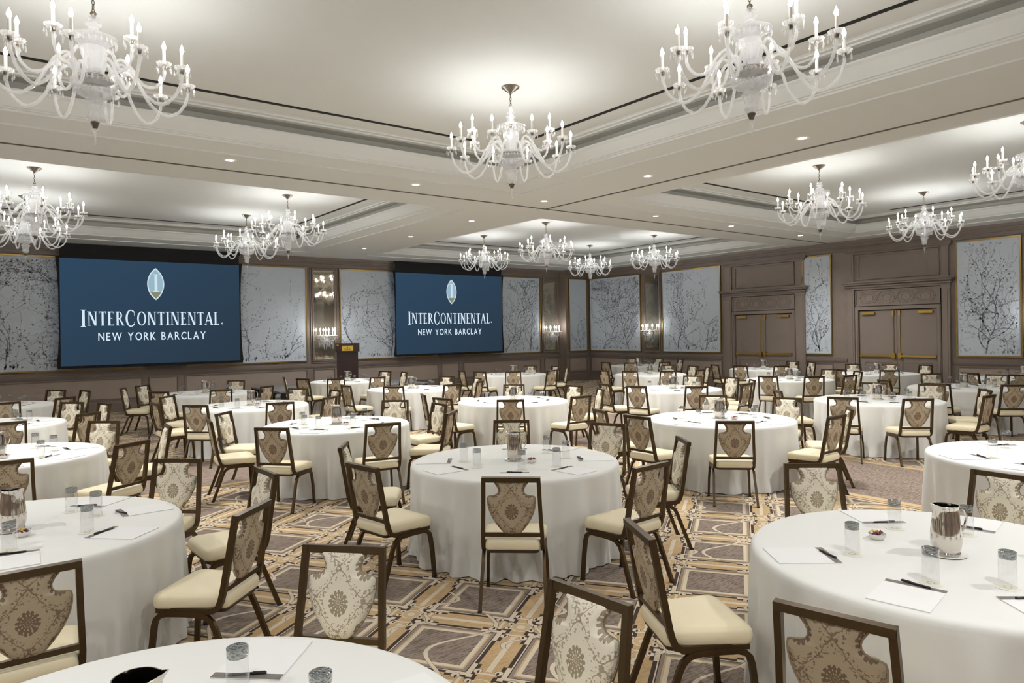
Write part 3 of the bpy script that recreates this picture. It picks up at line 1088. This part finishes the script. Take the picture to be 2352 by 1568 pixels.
def chandelier():
    root = obj('chandelier', None)
    part('canopy', MB().lathe([(0, 0), (.105, 0), (.105, -.010), (.085, -.022), (.06, -.045), (.03, -.062), (.012, -.085), (0, -.09)], 20), M_NICKEL, root, 50)
    ch = MB()
    z = -.085
    k = 0
    while z > -.235:
        pts = []
        for i in range(11):
            a = 2*math.pi*i/10
            p = (.010*math.cos(a), 0, z-.022+.022*math.sin(a))
            pts.append(p if k % 2 == 0 else (0, p[0], p[2]))
        ch.tube(pts, .0035, 5, cap=False)
        z -= .034
        k += 1
    ch.lathe([(0, -.25), (.020, -.252), (.024, -.266), (.014, -.28), (.012, -.30)], 10)
    part('chain', ch, M_NICKEL, root, 60)
    colp = [(.012,-.28),(.045,-.30),(.030,-.325),(.058,-.35),(.032,-.375),(.040,-.395),(.075,-.415),(.045,-.44),(.055,-.455),(.125,-.47),(.135,-.485),(.11,-.50),(.085,-.53),(.095,-.58),(.075,-.64),(.06,-.70),(.075,-.74),(.12,-.765)]
    cm = MB().lathe(colp, 18)
    part('glass_column', cm, M_CUT, root)
    tp = MB().lathe([(.135,-.478),(.165,-.462),(.170,-.455),(.16,-.458),(.13,-.484)], 24)
    for k in range(24):
        a = 2*math.pi*k/24
        octa(tp, (.16*math.cos(a), .16*math.sin(a), -.468), .010, .06)
    stuff(part('upper_bowl_drops', tp, M_CRYSTALD, root))
    ld_ = MB()
    for k in range(28):
        a = 2*math.pi*k/28
        octa(ld_, (.160*math.cos(a), .160*math.sin(a), AZ+.016), .013, .045)
        octa(ld_, (.140*math.cos(a+.1), .140*math.sin(a+.1), AZ-.06), .013, .05)
    stuff(part('lower_bowl_drops', ld_, M_CRYSTALD, root))
    part('receiver_plate', MB().lathe([(0, AZ+.03), (.118, AZ+.032), (.138, AZ+.022), (.138, AZ+.010), (.118, AZ+.012), (.06, AZ+.02), (0, AZ+.02)], 24), M_NICKEL, root, 40)
    bw = MB().lathe([(.148, AZ+.004), (.162, AZ-.018), (.156, AZ-.06), (.122, AZ-.105), (.066, AZ-.135), (.052, AZ-.152), (.080, AZ-.172), (.064, AZ-.195), (.048, AZ-.245), (.054, AZ-.285), (.03, AZ-.325)], 20)
    part('lower_bowl', bw, M_CUT, root)
    part('finial_cap', MB().lathe([(.026, AZ-.315), (.034, AZ-.325), (.024, AZ-.347), (.018, AZ-.368), (0, AZ-.374)], 12), M_NICKEL, root, 40)
    fin = MB()
    fin.lathe([(.008, AZ-.370), (.028, AZ-.384), (.011, AZ-.398), (.016, AZ-.412), (.010, AZ-.45), (.002, AZ-.505), (0, AZ-.508)], 10)
    part('glass_finial', fin, M_CRYSTALD, root, 50)
    for k in range(10):
        add_arm(root, ARM_LO, LOW[-1], 2*math.pi*k/10 + .15)
    for k in range(6):
        add_arm(root, ARM_UP, UPP[-1], 2*math.pi*k/6 + .45)
    return root
COFFERS = (
    ('in the screen coffer', ((-14.45, -6.85), (-18.67, -6.87), (-14.42, -4.05), (-18.67, -4.05))),
    ('in the corner coffer', ((-7.66, -4.05), (-7.68, -6.87), (-3.34, -3.96), (-3.34, -6.72))),
    ('in the door coffer', ((-7.68, -14.3), (-3.44, -14.27), (-7.70, -17.4), (-3.44, -17.4))),
    ('in the front coffer', ((-14.52, -14.36), (-14.52, -17.52), (-18.70, -14.40), (-18.70, -17.52))))
CH0 = None
crng = random.Random(3)
for where, spots in COFFERS:
    for x, y in spots:
        if CH0 is None:
            CH0 = o = chandelier()
            o.location = (x, y, ZC)
        else:
            o = copy_tree(CH0, (x, y, ZC), crng.uniform(0, 1))
        xm, ym = sum(p[0] for p in spots)/4, sum(p[1] for p in spots)/4
        side = ('toward' if y > ym else 'away from') + ' the screens, ' + ('toward' if x > xm else 'away from') + ' the doors'
        tag(o, 'crystal chandelier ' + where + ', ' + side, 'chandelier', 'crystal chandeliers')

def sconce(M, label):
    t = thing('wall_sconce', label, 'sconce')
    t.matrix_world = M @ Matrix.Scale(1.25, 4)
    part('back_plate', MB().lathe([(0, 0), (.045, 0), (.05, .012), (.02, .03), (0, .032)], 14).xf(Matrix.Rotation(math.radians(90), 4, 'X')), M_NICKEL, t, 40)
    part('glass_bowl', MB().lathe([(0, -.13), (.03, -.12), (.06, -.06), (.075, -.02), (.05, 0), (.03, .05), (.045, .09), (.0, .12)], 14, c=(0, -.10, 0)), M_CRYSTAL, t, 35)
    for k, a in enumerate((-150, -115, -90, -65, -30)):
        r = .20 if k != 2 else .16
        pts = smooth_path([(0, -.09, .0), (r*.4*math.cos(math.radians(a)), -.09+r*.4*math.sin(math.radians(a)), -.06), (r*math.cos(math.radians(a)), -.09+r*math.sin(math.radians(a)), -.02), (r*1.1*math.cos(math.radians(a)), -.09+r*1.1*math.sin(math.radians(a)), .06)], 12)
        if pts[-1][1] > -.05:
            for p in pts: p.y = min(p.y, -.06)
        ar = part('arm', MB().tube(pts, .009, 6), M_CRYSTAL, t, 60)
        e = pts[-1]
        for nm, m2, dz in (('candle_cup', CUP_ME, 0), ('bobeche', BOB_ME, .008), ('prism_drops', DROP_ME, .008), ('candle', SLEEVE_ME, .012), ('bulb', BULB_ME, .137)):
            o = obj(nm, m2, ar, loc=(e.x, e.y, e.z+dz))
            if nm == 'prism_drops': stuff(o)
    dr = MB()
    for k in range(26):
        a = math.pi+math.pi*(k % 13)/12
        rr = .07+.06*(k//13)
        octa(dr, (rr*math.cos(a)*1.35, -.10+rr*math.sin(a)*.7, .02-.05*(k % 3)), .017, .12+.07*(k % 2))
    stuff(part('crystal_drops', dr, M_CRYSTALD, t))
    return t
sconce(Matrix.Translation((-10.905, -.03, 1.80)), 'crystal wall sconce on the tall mirror beside the lectern')
sconce(Matrix.Translation((-1.735, -.03, 1.80)), 'crystal wall sconce on the tall mirror beside the corner chase')
sconce(Matrix.Translation((-.03, -3.67, 1.80)) @ Matrix.Rotation(-math.pi/2, 4, 'Z'), 'crystal wall sconce on the door wall mirror near the corner')
sconce(Matrix.Translation((-.03, -15.52, 1.80)) @ Matrix.Rotation(-math.pi/2, 4, 'Z'), 'crystal wall sconce on the door wall mirror beyond the doors')

# ------------------------------------------------------------------ banquet chair (faces +Y, origin on the floor under the seat)
def chair_proto():
    t = obj('banquet_chair', None)
    H, hw = .92, .195
    sec = [(-.0135,-.016),(.0135,-.016),(.0135,.016),(-.0135,.016)]
    def back_y(z): return -.185 - (z-.45)*.17
    for sg in (-1, 1):
        xt, xb = sg*(hw-.008), sg*(hw+.010)
        pts = [(xt, back_y(H), H), (xt+(xb-xt)*.5, back_y(.68), .68), (xb, back_y(.50), .50), (xb, back_y(.45)+.004, .455), (xb, -.165, .420), (xb, -.135, .402), (xb, -.09, .397), (xb, .05, .397), (xb, .20, .397)]
        part('back_post', MB().sweep(pts, sec, side=(1, 0, 0)), M_STEELDARK, t, 35)
    part('top_rail', MB().add([(-hw-.004, back_y(H)-.017, H-.032), (hw+.004, back_y(H)-.017, H-.032), (hw+.004, back_y(H)+.017, H-.032), (-hw-.004, back_y(H)+.017, H-.032),
        (-hw-.004, back_y(H)-.019, H), (hw+.004, back_y(H)-.019, H), (hw+.004, back_y(H)+.013, H+.003), (-hw-.004, back_y(H)+.013, H+.003)],
        [(0,3,2,1),(4,5,6,7),(0,1,5,4),(1,2,6,5),(2,3,7,6),(3,0,4,7)]), M_STEELDARK, t)
    part('lower_rail', MB().box(-hw, hw, back_y(.515)-.012, back_y(.515)+.012, .500, .526), M_STEELDARK, t)
    lsec = [(-.011,-.015),(.011,-.015),(.011,.015),(-.011,.015)]
    for sg in (-1, 1):
        x = sg*.212
        f = [(x+sg*.014, .235, 0), (x+sg*.008, .222, .20), (x, .212, .31), (x, .200, .345), (x, .175, .368), (x, .14, .378), (x, .02, .381)]
        b = [(x, .02, .381), (x, -.06, .378), (x, -.10, .366), (x, -.130, .34), (x, -.150, .30), (x+sg*.008, -.205, .15), (x+sg*.014, -.262, 0)]
        for pts in (f, b):
            lg = part('leg', MB().sweep(pts, lsec, side=(1, 0, 0)), M_STEELDARK, t, 35)
            e = pts[0] if pts is f else pts[-1]
            part('foot_glide', MB().box(e[0]-.013, e[0]+.013, e[1]-.017, e[1]+.017, 0, .012), M_RUBBER, lg)
    # seat cushion: rounded trapezoid, softly domed
    out = []
    def corner(cx, cy, r, a0, n=5):
        for k in range(n+1):
            a = math.radians(a0+90*k/n)
            out.append((cx+r*math.cos(a), cy+r*math.sin(a)))
    corner(.178, .178, .05, 0); corner(-.178, .178, .05, 90); corner(-.157, -.17, .035, 180); corner(.157, -.17, .035, 270)
    rings = [(.985, .408), (1.0, .418), (1.012, .440), (1.0, .462), (.965, .476), (.86, .486), (.55, .494)]
    vs, fs = [], []
    n = len(out)
    for k, z in rings:
        vs += [(x*k, y*k, z + (.006*(1-(y/.228)**2) if z > .45 else 0)) for x, y in out]
    for i in range(len(rings)-1):
        for k in range(n):
            k2 = (k+1) % n
            fs.append((i*n+k, i*n+k2, (i+1)*n+k2, (i+1)*n+k))
    vs.append((0, 0, .503))
    for k in range(n):
        fs.append(((len(rings)-1)*n+k, (len(rings)-1)*n+(k+1) % n, len(vs)-1))
    fs.append(tuple(range(n-1, -1, -1)))
    part('seat', MB().add(vs, fs), M_SEAT, t, 80)
    pan = MB()
    pan.add([(x*.93, y*.93, .384) for x, y in out] + [(x*.96, y*.96, .409) for x, y in out],
            [tuple(range(n-1, -1, -1))] + [(k, (k+1) % n, n+(k+1) % n, n+k) for k in range(n)])
    part('seat_pan', pan, M_PAN, t)
    # urn shaped back cushion
    prof = [(.118,.892),(.108,.876),(.094,.856),(.086,.836),(.087,.818),(.097,.802),(.118,.793),(.148,.790),(.160,.784),(.1645,.765),(.164,.735),(.158,.700),(.147,.665),(.131,.630),(.112,.598),(.091,.568),(.072,.545),(.058,.530),(.054,.522)]
    m = 11
    for nm, sgn, th, ma in (('back_cushion', 1, .034, M_FRONT), ('back_panel', -1, .018, M_BACK)):
        vs, fs = [], []
        for i, (wd, z) in enumerate(prof):
            ve = min(1, min(i, len(prof)-1-i)/2.5)
            for k in range(m):
                u = -1+2*k/(m-1)
                pf = (1-abs(u)**3.2)**.6
                vs.append((wd*u, back_y(z) + sgn*(.004 + th*pf*(.35+.65*ve)), z))
        for i in range(len(prof)-1):
            for k in range(m-1):
                q = (i*m+k, i*m+k+1, (i+1)*m+k+1, (i+1)*m+k)
                fs.append(q if sgn < 0 else q[::-1])
        # rim back to the mid plane
        rim = [k for k in range(m)] + [i*m+m-1 for i in range(1, len(prof))] + [(len(prof)-1)*m+k for k in range(m-2, -1, -1)] + [i*m for i in range(len(prof)-2, 0, -1)]
        base = len(vs)
        for r in rim:
            vs.append((vs[r][0], back_y(vs[r][2]), vs[r][2]))
        L = len(rim)
        for k in range(L):
            q = (rim[k], base+k, base+(k+1) % L, rim[(k+1) % L])
            fs.append(q if sgn < 0 else q[::-1])
        part(nm, MB().add(vs, fs), ma, t, 70)
    edge = [(wd, z) for wd, z in prof]
    loop = [(wd, back_y(z)-.004, z) for wd, z in edge] + [(-wd, back_y(z)-.004, z) for wd, z in reversed(edge)]
    wp = MB().tube(loop+[loop[0]], .0042, 4, cap=False)
    part('welt', wp, M_PIPE, t, 60)
    return t

# ------------------------------------------------------------------ tables, cloths and settings
TABLES={
'T1':((-19.16,-18.82),[(-18.35,-17.94,-137),(-17.94,-18.89,-175)]),
'T2':((-19.31,-15.63),[(-18.42,-14.87,-132),(-18.07,-15.62,-177),(-18.42,-16.48,135),(-19.31,-16.77,90)]),
'T3':((-15.65,-19.33),[(-14.85,-18.28,-130),(-14.53,-19.1,175),(-16.64,-18.54,-29),(-16.85,-19.49,12)]),
'T4':((-15.66,-15.82),[(-16.64,-15.01,-33),(-16.86,-15.86,9),(-14.88,-14.73,-130),(-14.42,-15.58,-156),(-15.57,-17.02,93),(-14.74,-16.49,144),(-16.41,-16.79,48)]),
'T5':((-11.92,-15.26),[(-13.16,-15.24,-1),(-12.97,-14.59,-21),(-10.97,-14.47,-139),(-10.67,-15.34,-162),(-11.88,-16.5,92),(-11.21,-16.28,125),(-12.85,-16.09,44)]),
'T6':((-15.79,-12.23),[(-16.71,-11.4,-42),(-17.02,-12.06,-8),(-16.74,-13.02,41),(-14.71,-11.59,-131),(-14.55,-12.27,178),(-14.94,-13.14,133),(-15.84,-13.47,78)]),
'T7':((-12.15,-18.79),[]),
'T8':((-19.31,-12.19),[(-18.51,-11.36,-134),(-19.3,-13.4,90),(-18.46,-13.11,126),(-18.03,-12.13,178)]),
'T9':((-19.37,-8.84),[(-18.48,-7.98,-136),(-18.18,-8.5,-164),(-18.47,-9.69,132),(-19.22,-10.07,97)]),
'T10':((-19.24,-5.44),[(-18.41,-4.52,-132),(-18.44,-6.39,130),(-18.06,-5.06,-162),(-19.13,-6.68,95)]),
'T11':((-12.31,-11.42),[(-13.55,-11.54,13),(-13.46,-10.96,-22),(-11.56,-10.44,-131),(-11.08,-11.31,-175),(-12.15,-12.65,89),(-11.23,-12.02,151),(-13.08,-12.39,49)]),
'T12':((-8.27,-15.52),[(-9.17,-14.67,-41),(-9.51,-15.66,23),(-7.17,-14.94,-157),(-7.03,-15.73,-168),(-7.45,-16.46,131),(-8.22,-16.76,90),(-9.18,-16.37,49)]),
'T13':((-15.83,-8.82),[(-16.71,-7.94,-45),(-17.06,-9.01,4),(-16.74,-9.66,43),(-15.81,-10.07,74),(-14.88,-8.02,-140),(-15.12,-9.83,125),(-14.59,-8.78,-176)]),
'T14':((-15.73,-5.45),[(-16.89,-5.01,-21),(-16.51,-4.49,-51),(-16.61,-6.33,45),(-15.8,-6.69,87),(-14.95,-4.49,-129),(-15.02,-6.47,125)]),
'T15':((-12.09,-4.30),[(-13.27,-3.95,-16),(-13.2,-4.8,24),(-12.78,-5.33,56),(-12.02,-5.54,93),(-10.96,-3.78,-155),(-10.86,-4.46,173)]),
'T16':((-12.18,-7.72),[(-13.41,-7.79,3),(-13.01,-8.64,48),(-11.09,-7.12,-151),(-12.13,-8.96,92),(-10.96,-7.96,169),(-11.41,-8.7,128)]),
'T17':((-7.74,-5.44),[(-8.96,-5.2,-11),(-8.92,-5.82,18),(-8.49,-6.43,53),(-6.69,-4.78,-148),(-7.63,-6.67,95),(-6.5,-5.48,178),(-6.72,-6.15,145)]),
'T18':((-8.69,-11.81),[(-9.88,-11.47,-16),(-9.89,-12.13,15),(-7.56,-11.31,-156),(-7.48,-12.05,169),(-9.4,-12.83,55),(-8.48,-13.03,100),(-7.77,-12.64,138)]),
'T19':((-5.43,-8.34),[(-6.66,-8.17,-8),(-6.57,-8.82,23),(-4.28,-7.87,-158),(-6.09,-9.39,58),(-4.2,-8.51,172),(-5.32,-9.57,95),(-4.45,-9.1,142)]),
'T20':((-2.09,-4.86),[(-3.33,-4.86,0),(-3.12,-5.55,34),(-1.31,-3.9,-129),(-0.89,-4.54,-165),(-2.41,-6.06,75),(-0.97,-5.38,155)]),
'T21':((-1.67,-9.23),[(-2.79,-8.71,-25),(-2.89,-9.45,10),(-2.46,-10.18,50),(-0.43,-9.23,-180),(-0.56,-9.8,153)]),
'T22':((-5.01,-12.06),[(-6.2,-12.38,15),(-5.82,-12.99,49),(-3.77,-12.14,176),(-5.2,-13.28,81),(-4.04,-12.84,141)]),
'T23':((-1.88,-12.50),[(-2.48,-11.41,-61),(-2.93,-12.36,-6),(-1.04,-11.59,-133),(-0.67,-12.22,-167),(-2.9,-13.21,35),(-0.73,-12.94,159)]),
'T24':((-4.97,-15.54),[(-5.98,-14.83,-35),(-4.05,-14.71,-138),(-6.2,-15.65,5),(-3.73,-15.56,179),(-5.81,-16.44,47)]),
'T25':((-1.75,-15.50),[(-2.92,-15.08,-20),(-2.95,-15.82,15)]),
}

def cloth_mesh(seed):
    r = random.Random(seed)
    n = 192
    comps = [(k, r.uniform(.4, 1), r.uniform(0, 6.28)) for k in (6, 9, 13, 17, 22, 27, 33)]
    tot = math.sqrt(sum(c[1]**2 for c in comps))
    rings = [(.0, .7625), (.30, .7625), (.60, .7625), (.86, .7625), (.895, .7615), (.910, .757), (.919, .747), (.923, .73)]
    zs = [.70, .62, .52, .42, .32, .22, .13, .07, .03, .008]
    vs, fs = [], []
    vs.append((0, 0, .7625))
    for rr, z in rings[1:]:
        vs += [(rr*math.cos(2*math.pi*k/n), rr*math.sin(2*math.pi*k/n), z) for k in range(n)]
    for z in zs:
        f = (.73-z)/.73
        for k in range(n):
            a = 2*math.pi*k/n
            w_ = sum(c*math.sin(m*a+p) for m, c, p in comps)/tot
            w2 = sum(c*math.sin(m*a*2+p*1.7) for m, c, p in comps)/tot
            rad = .923 + f**.75*(.040*w_ - .004) + f*f*.010*w2
            if z < .14:
                rad += (.14-z)*.10*(1+1.3*w2)
            rad = rad if rad < .95 else .95+.028*(1-math.exp(-(rad-.95)/.028))
            vs.append((rad*math.cos(a), rad*math.sin(a), z))
    rows = len(rings)-1+len(zs)
    for k in range(n):
        fs.append((0, 1+k, 1+(k+1) % n))
    for i in range(rows-1):
        for k in range(n):
            k2 = (k+1) % n
            fs.append((1+i*n+k, 1+(i+1)*n+k, 1+(i+1)*n+k2, 1+i*n+k2))
    return MB().add(vs, fs).mesh('tablecloth', M_LINEN, 80)
CLOTHS = [cloth_mesh(s) for s in range(5)]

def table_proto():
    t = obj('round_table', None)
    part('tabletop', MB().lathe([(0, .735), (.88, .735), (.885, .748), (.88, .757), (0, .757)], 40), M_WOOD, t, 40)
    for k in range(4):
        a = math.pi/4+k*math.pi/2
        part('leg', MB().tube([(.55*math.cos(a), .55*math.sin(a), 0), (.5*math.cos(a), .5*math.sin(a), .735)], .018, 6), M_STEELDARK, t, 60)
    return t

# tableware meshes
def glass_proto():
    t = obj('water_glass', None)
    # tumbler standing upside down: mouth on the coaster, thick base on top
    part('bowl', MB().lathe([(.037, .0), (.0355, .150), (.034, .155), (.0325, .148), (.0345, .0), (.037, .0)], 14), M_GLASS, t, 50)
    part('heavy_base', MB().lathe([(.0, .122), (.031, .124), (.0335, .130), (.034, .154), (.028, .157), (.0, .153)], 14), M_GLASSB, t, 50)
    return t
def coaster_proto():
    t = obj('paper_coaster', None)
    part('paper_disc', MB().lathe([(0, 0), (.050, 0), (.050, .0015), (0, .0015)], 18), M_COASTER, t)
    part('printed_crest', MB().lathe([(.012, .0018), (.018, .0018)], 14), M_COASTERP, t)
    return t
def pad_proto():
    t = obj('notepad', None)           # long side along X (towards the table centre at -X)
    part('sheets', MB().box(-.15, .15, -.12, .12, 0, .004), M_PAD, t)
    part('header_strip', MB().box(-.1502, -.115, -.1202, .1202, .0038, .0044), M_STRIP, t)
    return t
def pen_proto():
    t = obj('ballpoint_pen', None)
    part('barrel', MB().sweep([(0, -.062, .005), (0, .062, .005)], [(.0048*math.cos(2*math.pi*k/8), .0048*math.sin(2*math.pi*k/8)) for k in range(8)]), M_PEN, t, 50)
    part('tip', MB().add([(.003*math.cos(2*math.pi*k/6), .062, .005+.003*math.sin(2*math.pi*k/6)) for k in range(6)] + [(0, .076, .005)], [(k, (k+1) % 6, 6) for k in range(6)]), M_NICKEL, t)
    part('clip', MB().box(-.0012, .0012, -.058, -.018, .0098, .0115), M_NICKEL, t)
    return t
def pitcher_proto():
    t = obj('water_pitcher', None)
    pr = [(0, .0), (.066, .0), (.071, .008), (.066, .016), (.072, .03), (.078, .055), (.077, .09), (.070, .14), (.064, .185), (.064, .205), (.066, .212), (.062, .212), (.060, .200), (.066, .14), (.072, .07), (.0, .02)]
    n = 28
    mb = MB().lathe(pr, n)
    m = len(pr)
    for i, p in enumerate(mb.v):                     # draw the lip out into a spout
        x, y, z = p
        if z > .185:
            ang = math.atan2(y, x)
            k = max(0, math.cos(ang))**14
            mb.v[i] = (x+k*.028*(z-.185)/.027, y, z+k*.012*(z-.185)/.027)
    mb.v = [(x*.9, y*.9, z*1.14) for x, y, z in mb.v]
    part('body', mb, M_STEEL, t, 40)
    hp = smooth_path([(-.062, 0, .185), (-.085, 0, .196), (-.112, 0, .185), (-.122, 0, .150), (-.108, 0, .110), (-.085, 0, .085), (-.074, 0, .070)], 18)
    hp = [Vector((p.x*.9, p.y, p.z*1.14)) for p in hp]
    part('handle', MB().sweep(hp, [(.006, -.004), (.006, .004), (-.006, .004), (-.006, -.004)], side=(0, 1, 0)), M_STEEL, t, 40)
    return t
def plate_proto():
    return part('underplate', MB().lathe([(0, 0), (.075, 0), (.092, .006), (.092, .009), (.072, .005), (0, .005)], 26), M_WHITE, None, 40)
def bowl_proto():
    t = obj('candy_bowl', None)
    part('dish', MB().lathe([(0, 0), (.026, 0), (.040, .014), (.046, .030), (.043, .030), (.036, .016), (0, .008)], 20), M_WHITE, t, 40)
    r = random.Random(5)
    cols = [lin(150,40,60), lin(206,176,60), lin(90,130,60), lin(90,60,110), lin(210,200,190)]
    for ci, c in enumerate(cols):
        m = mat('candy_wrap', c, .3, vary=.05, scale=60)
        mb = MB()
        for k in range(5):
            a, q = r.uniform(0, 6.28), r.uniform(0, .032)
            x, y, z = q*math.cos(a), q*math.sin(a), .026+r.uniform(0, .014)
            b = r.uniform(0, 3.14)
            ca, sa = math.cos(b)*.011, math.sin(b)*.011
            cb, sb = -math.sin(b)*.006, math.cos(b)*.006
            mb.add([(x-ca-cb, y-sa-sb, z), (x+ca-cb, y+sa-sb, z), (x+ca+cb, y+sa+sb, z), (x-ca+cb, y-sa+sb, z), (x, y, z+.009), (x, y, z-.009)],
                   [(0,1,4),(1,2,4),(2,3,4),(3,0,4),(1,0,5),(2,1,5),(3,2,5),(0,3,5)])
        stuff(part('wrapped_candies', mb, m, t))
    return t

PROTO = dict(chair=chair_proto(), table=table_proto(), glass=glass_proto(), coaster=coaster_proto(), pad=pad_proto(), pen=pen_proto(), pitcher=pitcher_proto(), plate=plate_proto(), bowl=bowl_proto())
USED = set()
def put(kind, loc, rz, label, cat, group):
    if kind not in USED:
        USED.add(kind)
        o = PROTO[kind]
        o.location = loc
        o.rotation_euler = (0, 0, rz)
    else:
        o = copy_tree(PROTO[kind], loc, rz)
    return tag(o, label, cat, group)

FILES = (('T20', 'T21', 'T23', 'T25'), ('T19', 'T22', 'T24'), ('T17', 'T18', 'T12'), ('T15', 'T16', 'T11', 'T5', 'T7'), ('T14', 'T13', 'T6', 'T4', 'T3'), ('T10', 'T9', 'T8', 'T2', 'T1'))
WHERE = {k: '%s table from screens in %s file from doors' % (ORD[i], ORD[j]) for j, ks in enumerate(FILES) for i, k in enumerate(ks)}
SIDES = ('door side', 'door-and-screen side', 'screen side', 'screen side away from doors', 'side away from doors', 'rear side away from doors', 'rear side', 'rear-and-door side')
def side_of(a):
    return SIDES[int(((a % 360)+22.5)//45) % 8] + ', '
TOP = .7630
srng = random.Random(11)
for key, ((tx, ty), chairs) in TABLES.items():
    where = WHERE[key]
    g = where
    far = math.hypot(tx-CAM.x, ty-CAM.y)
    put('table', (tx, ty, 0), srng.uniform(0, 1), 'banquet table under white cloth, ' + where, 'table', 'tables: ' + g)
    i = int(key[1:])
    cl = obj('tablecloth', CLOTHS[i % 5], None, loc=(tx, ty, 0), rz=i*1.3)
    tag(cl, 'white floor-length tablecloth on the ' + where, 'tablecloth', 'tablecloths: ' + g)
    for x, y, a in chairs:
        q = math.hypot(x-tx, y-ty)
        k = max(q, 1.25 if abs((a-math.degrees(math.atan2(ty-y, tx-x))+180) % 360-180) < 11 else 1.31)/q
        x, y = tx+(x-tx)*k, ty+(y-ty)*k
        put('chair', (x, y, 0), math.radians(a-90), 'damask chair, ' + side_of(math.degrees(math.atan2(y-ty, x-tx))) + where, 'chair', 'chairs: ' + g)
    # settings
    angs = [5, 50, 140, 184, 228, 272, 318]
    if chairs and far < 9.2:
        got = [math.degrees(math.atan2(y-ty, x-tx)) % 360 for x, y, a in chairs]
        angs = [min(got, key=lambda q: abs((q-a+180) % 360-180)) if min(abs((q-a+180) % 360-180) for q in got) < 22 else a for a in angs]
    for a in angs:
        a += srng.uniform(-3, 3)
        ca, sa = math.cos(math.radians(a)), math.sin(math.radians(a))
        rz = math.radians(a)
        put('pad', (tx+.715*ca, ty+.715*sa, TOP), rz, 'white notepad, ' + side_of(a) + where, 'notepad', 'notepads: ' + g)
        pr = .578+srng.uniform(-.012, .02)
        put('pen', (tx+pr*ca, ty+pr*sa, TOP+.0045), rz+srng.uniform(-.35, .35), 'black pen, ' + side_of(a) + where, 'pen', 'pens: ' + g)
        b = math.radians(a+srng.uniform(-5, 8))
        gr = .475+srng.uniform(-.03, .02)
        gx, gy = tx+gr*math.cos(b), ty+gr*math.sin(b)
        if far < 9.5:
            put('coaster', (gx, gy, TOP), srng.uniform(0, 6), 'paper coaster, ' + side_of(a) + where, 'coaster', 'coasters: ' + g)
        put('glass', (gx, gy, TOP+(.002 if far < 9.5 else 0)), 0, 'upturned glass, ' + side_of(a) + where, 'glass', 'glasses: ' + g)
    pa = srng.uniform(0, 6.28)
    ha = {'T3': -.55, 'T4': -.9, 'T2': 2.2, 'T1': 2.6}.get(key, srng.uniform(-1.2, 0))
    px, py = {'T1': (-19.15, -18.73)}.get(key, (tx, ty))
    put('plate', (px, py, TOP), 0, 'white underplate on the ' + where, 'plate', 'underplates: ' + g)
    put('pitcher', (px, py, TOP+.0052), ha+math.pi, 'steel water pitcher on the ' + where, 'pitcher', 'pitchers: ' + g)
    ba = math.radians(89 if key == 'T3' else -80)
    br = .34 if key == 'T3' else .20
    put('bowl', (tx+br*math.cos(ba), ty+br*math.sin(ba), TOP), 0, 'white candy dish on the ' + where, 'bowl', 'candy dishes: ' + g)
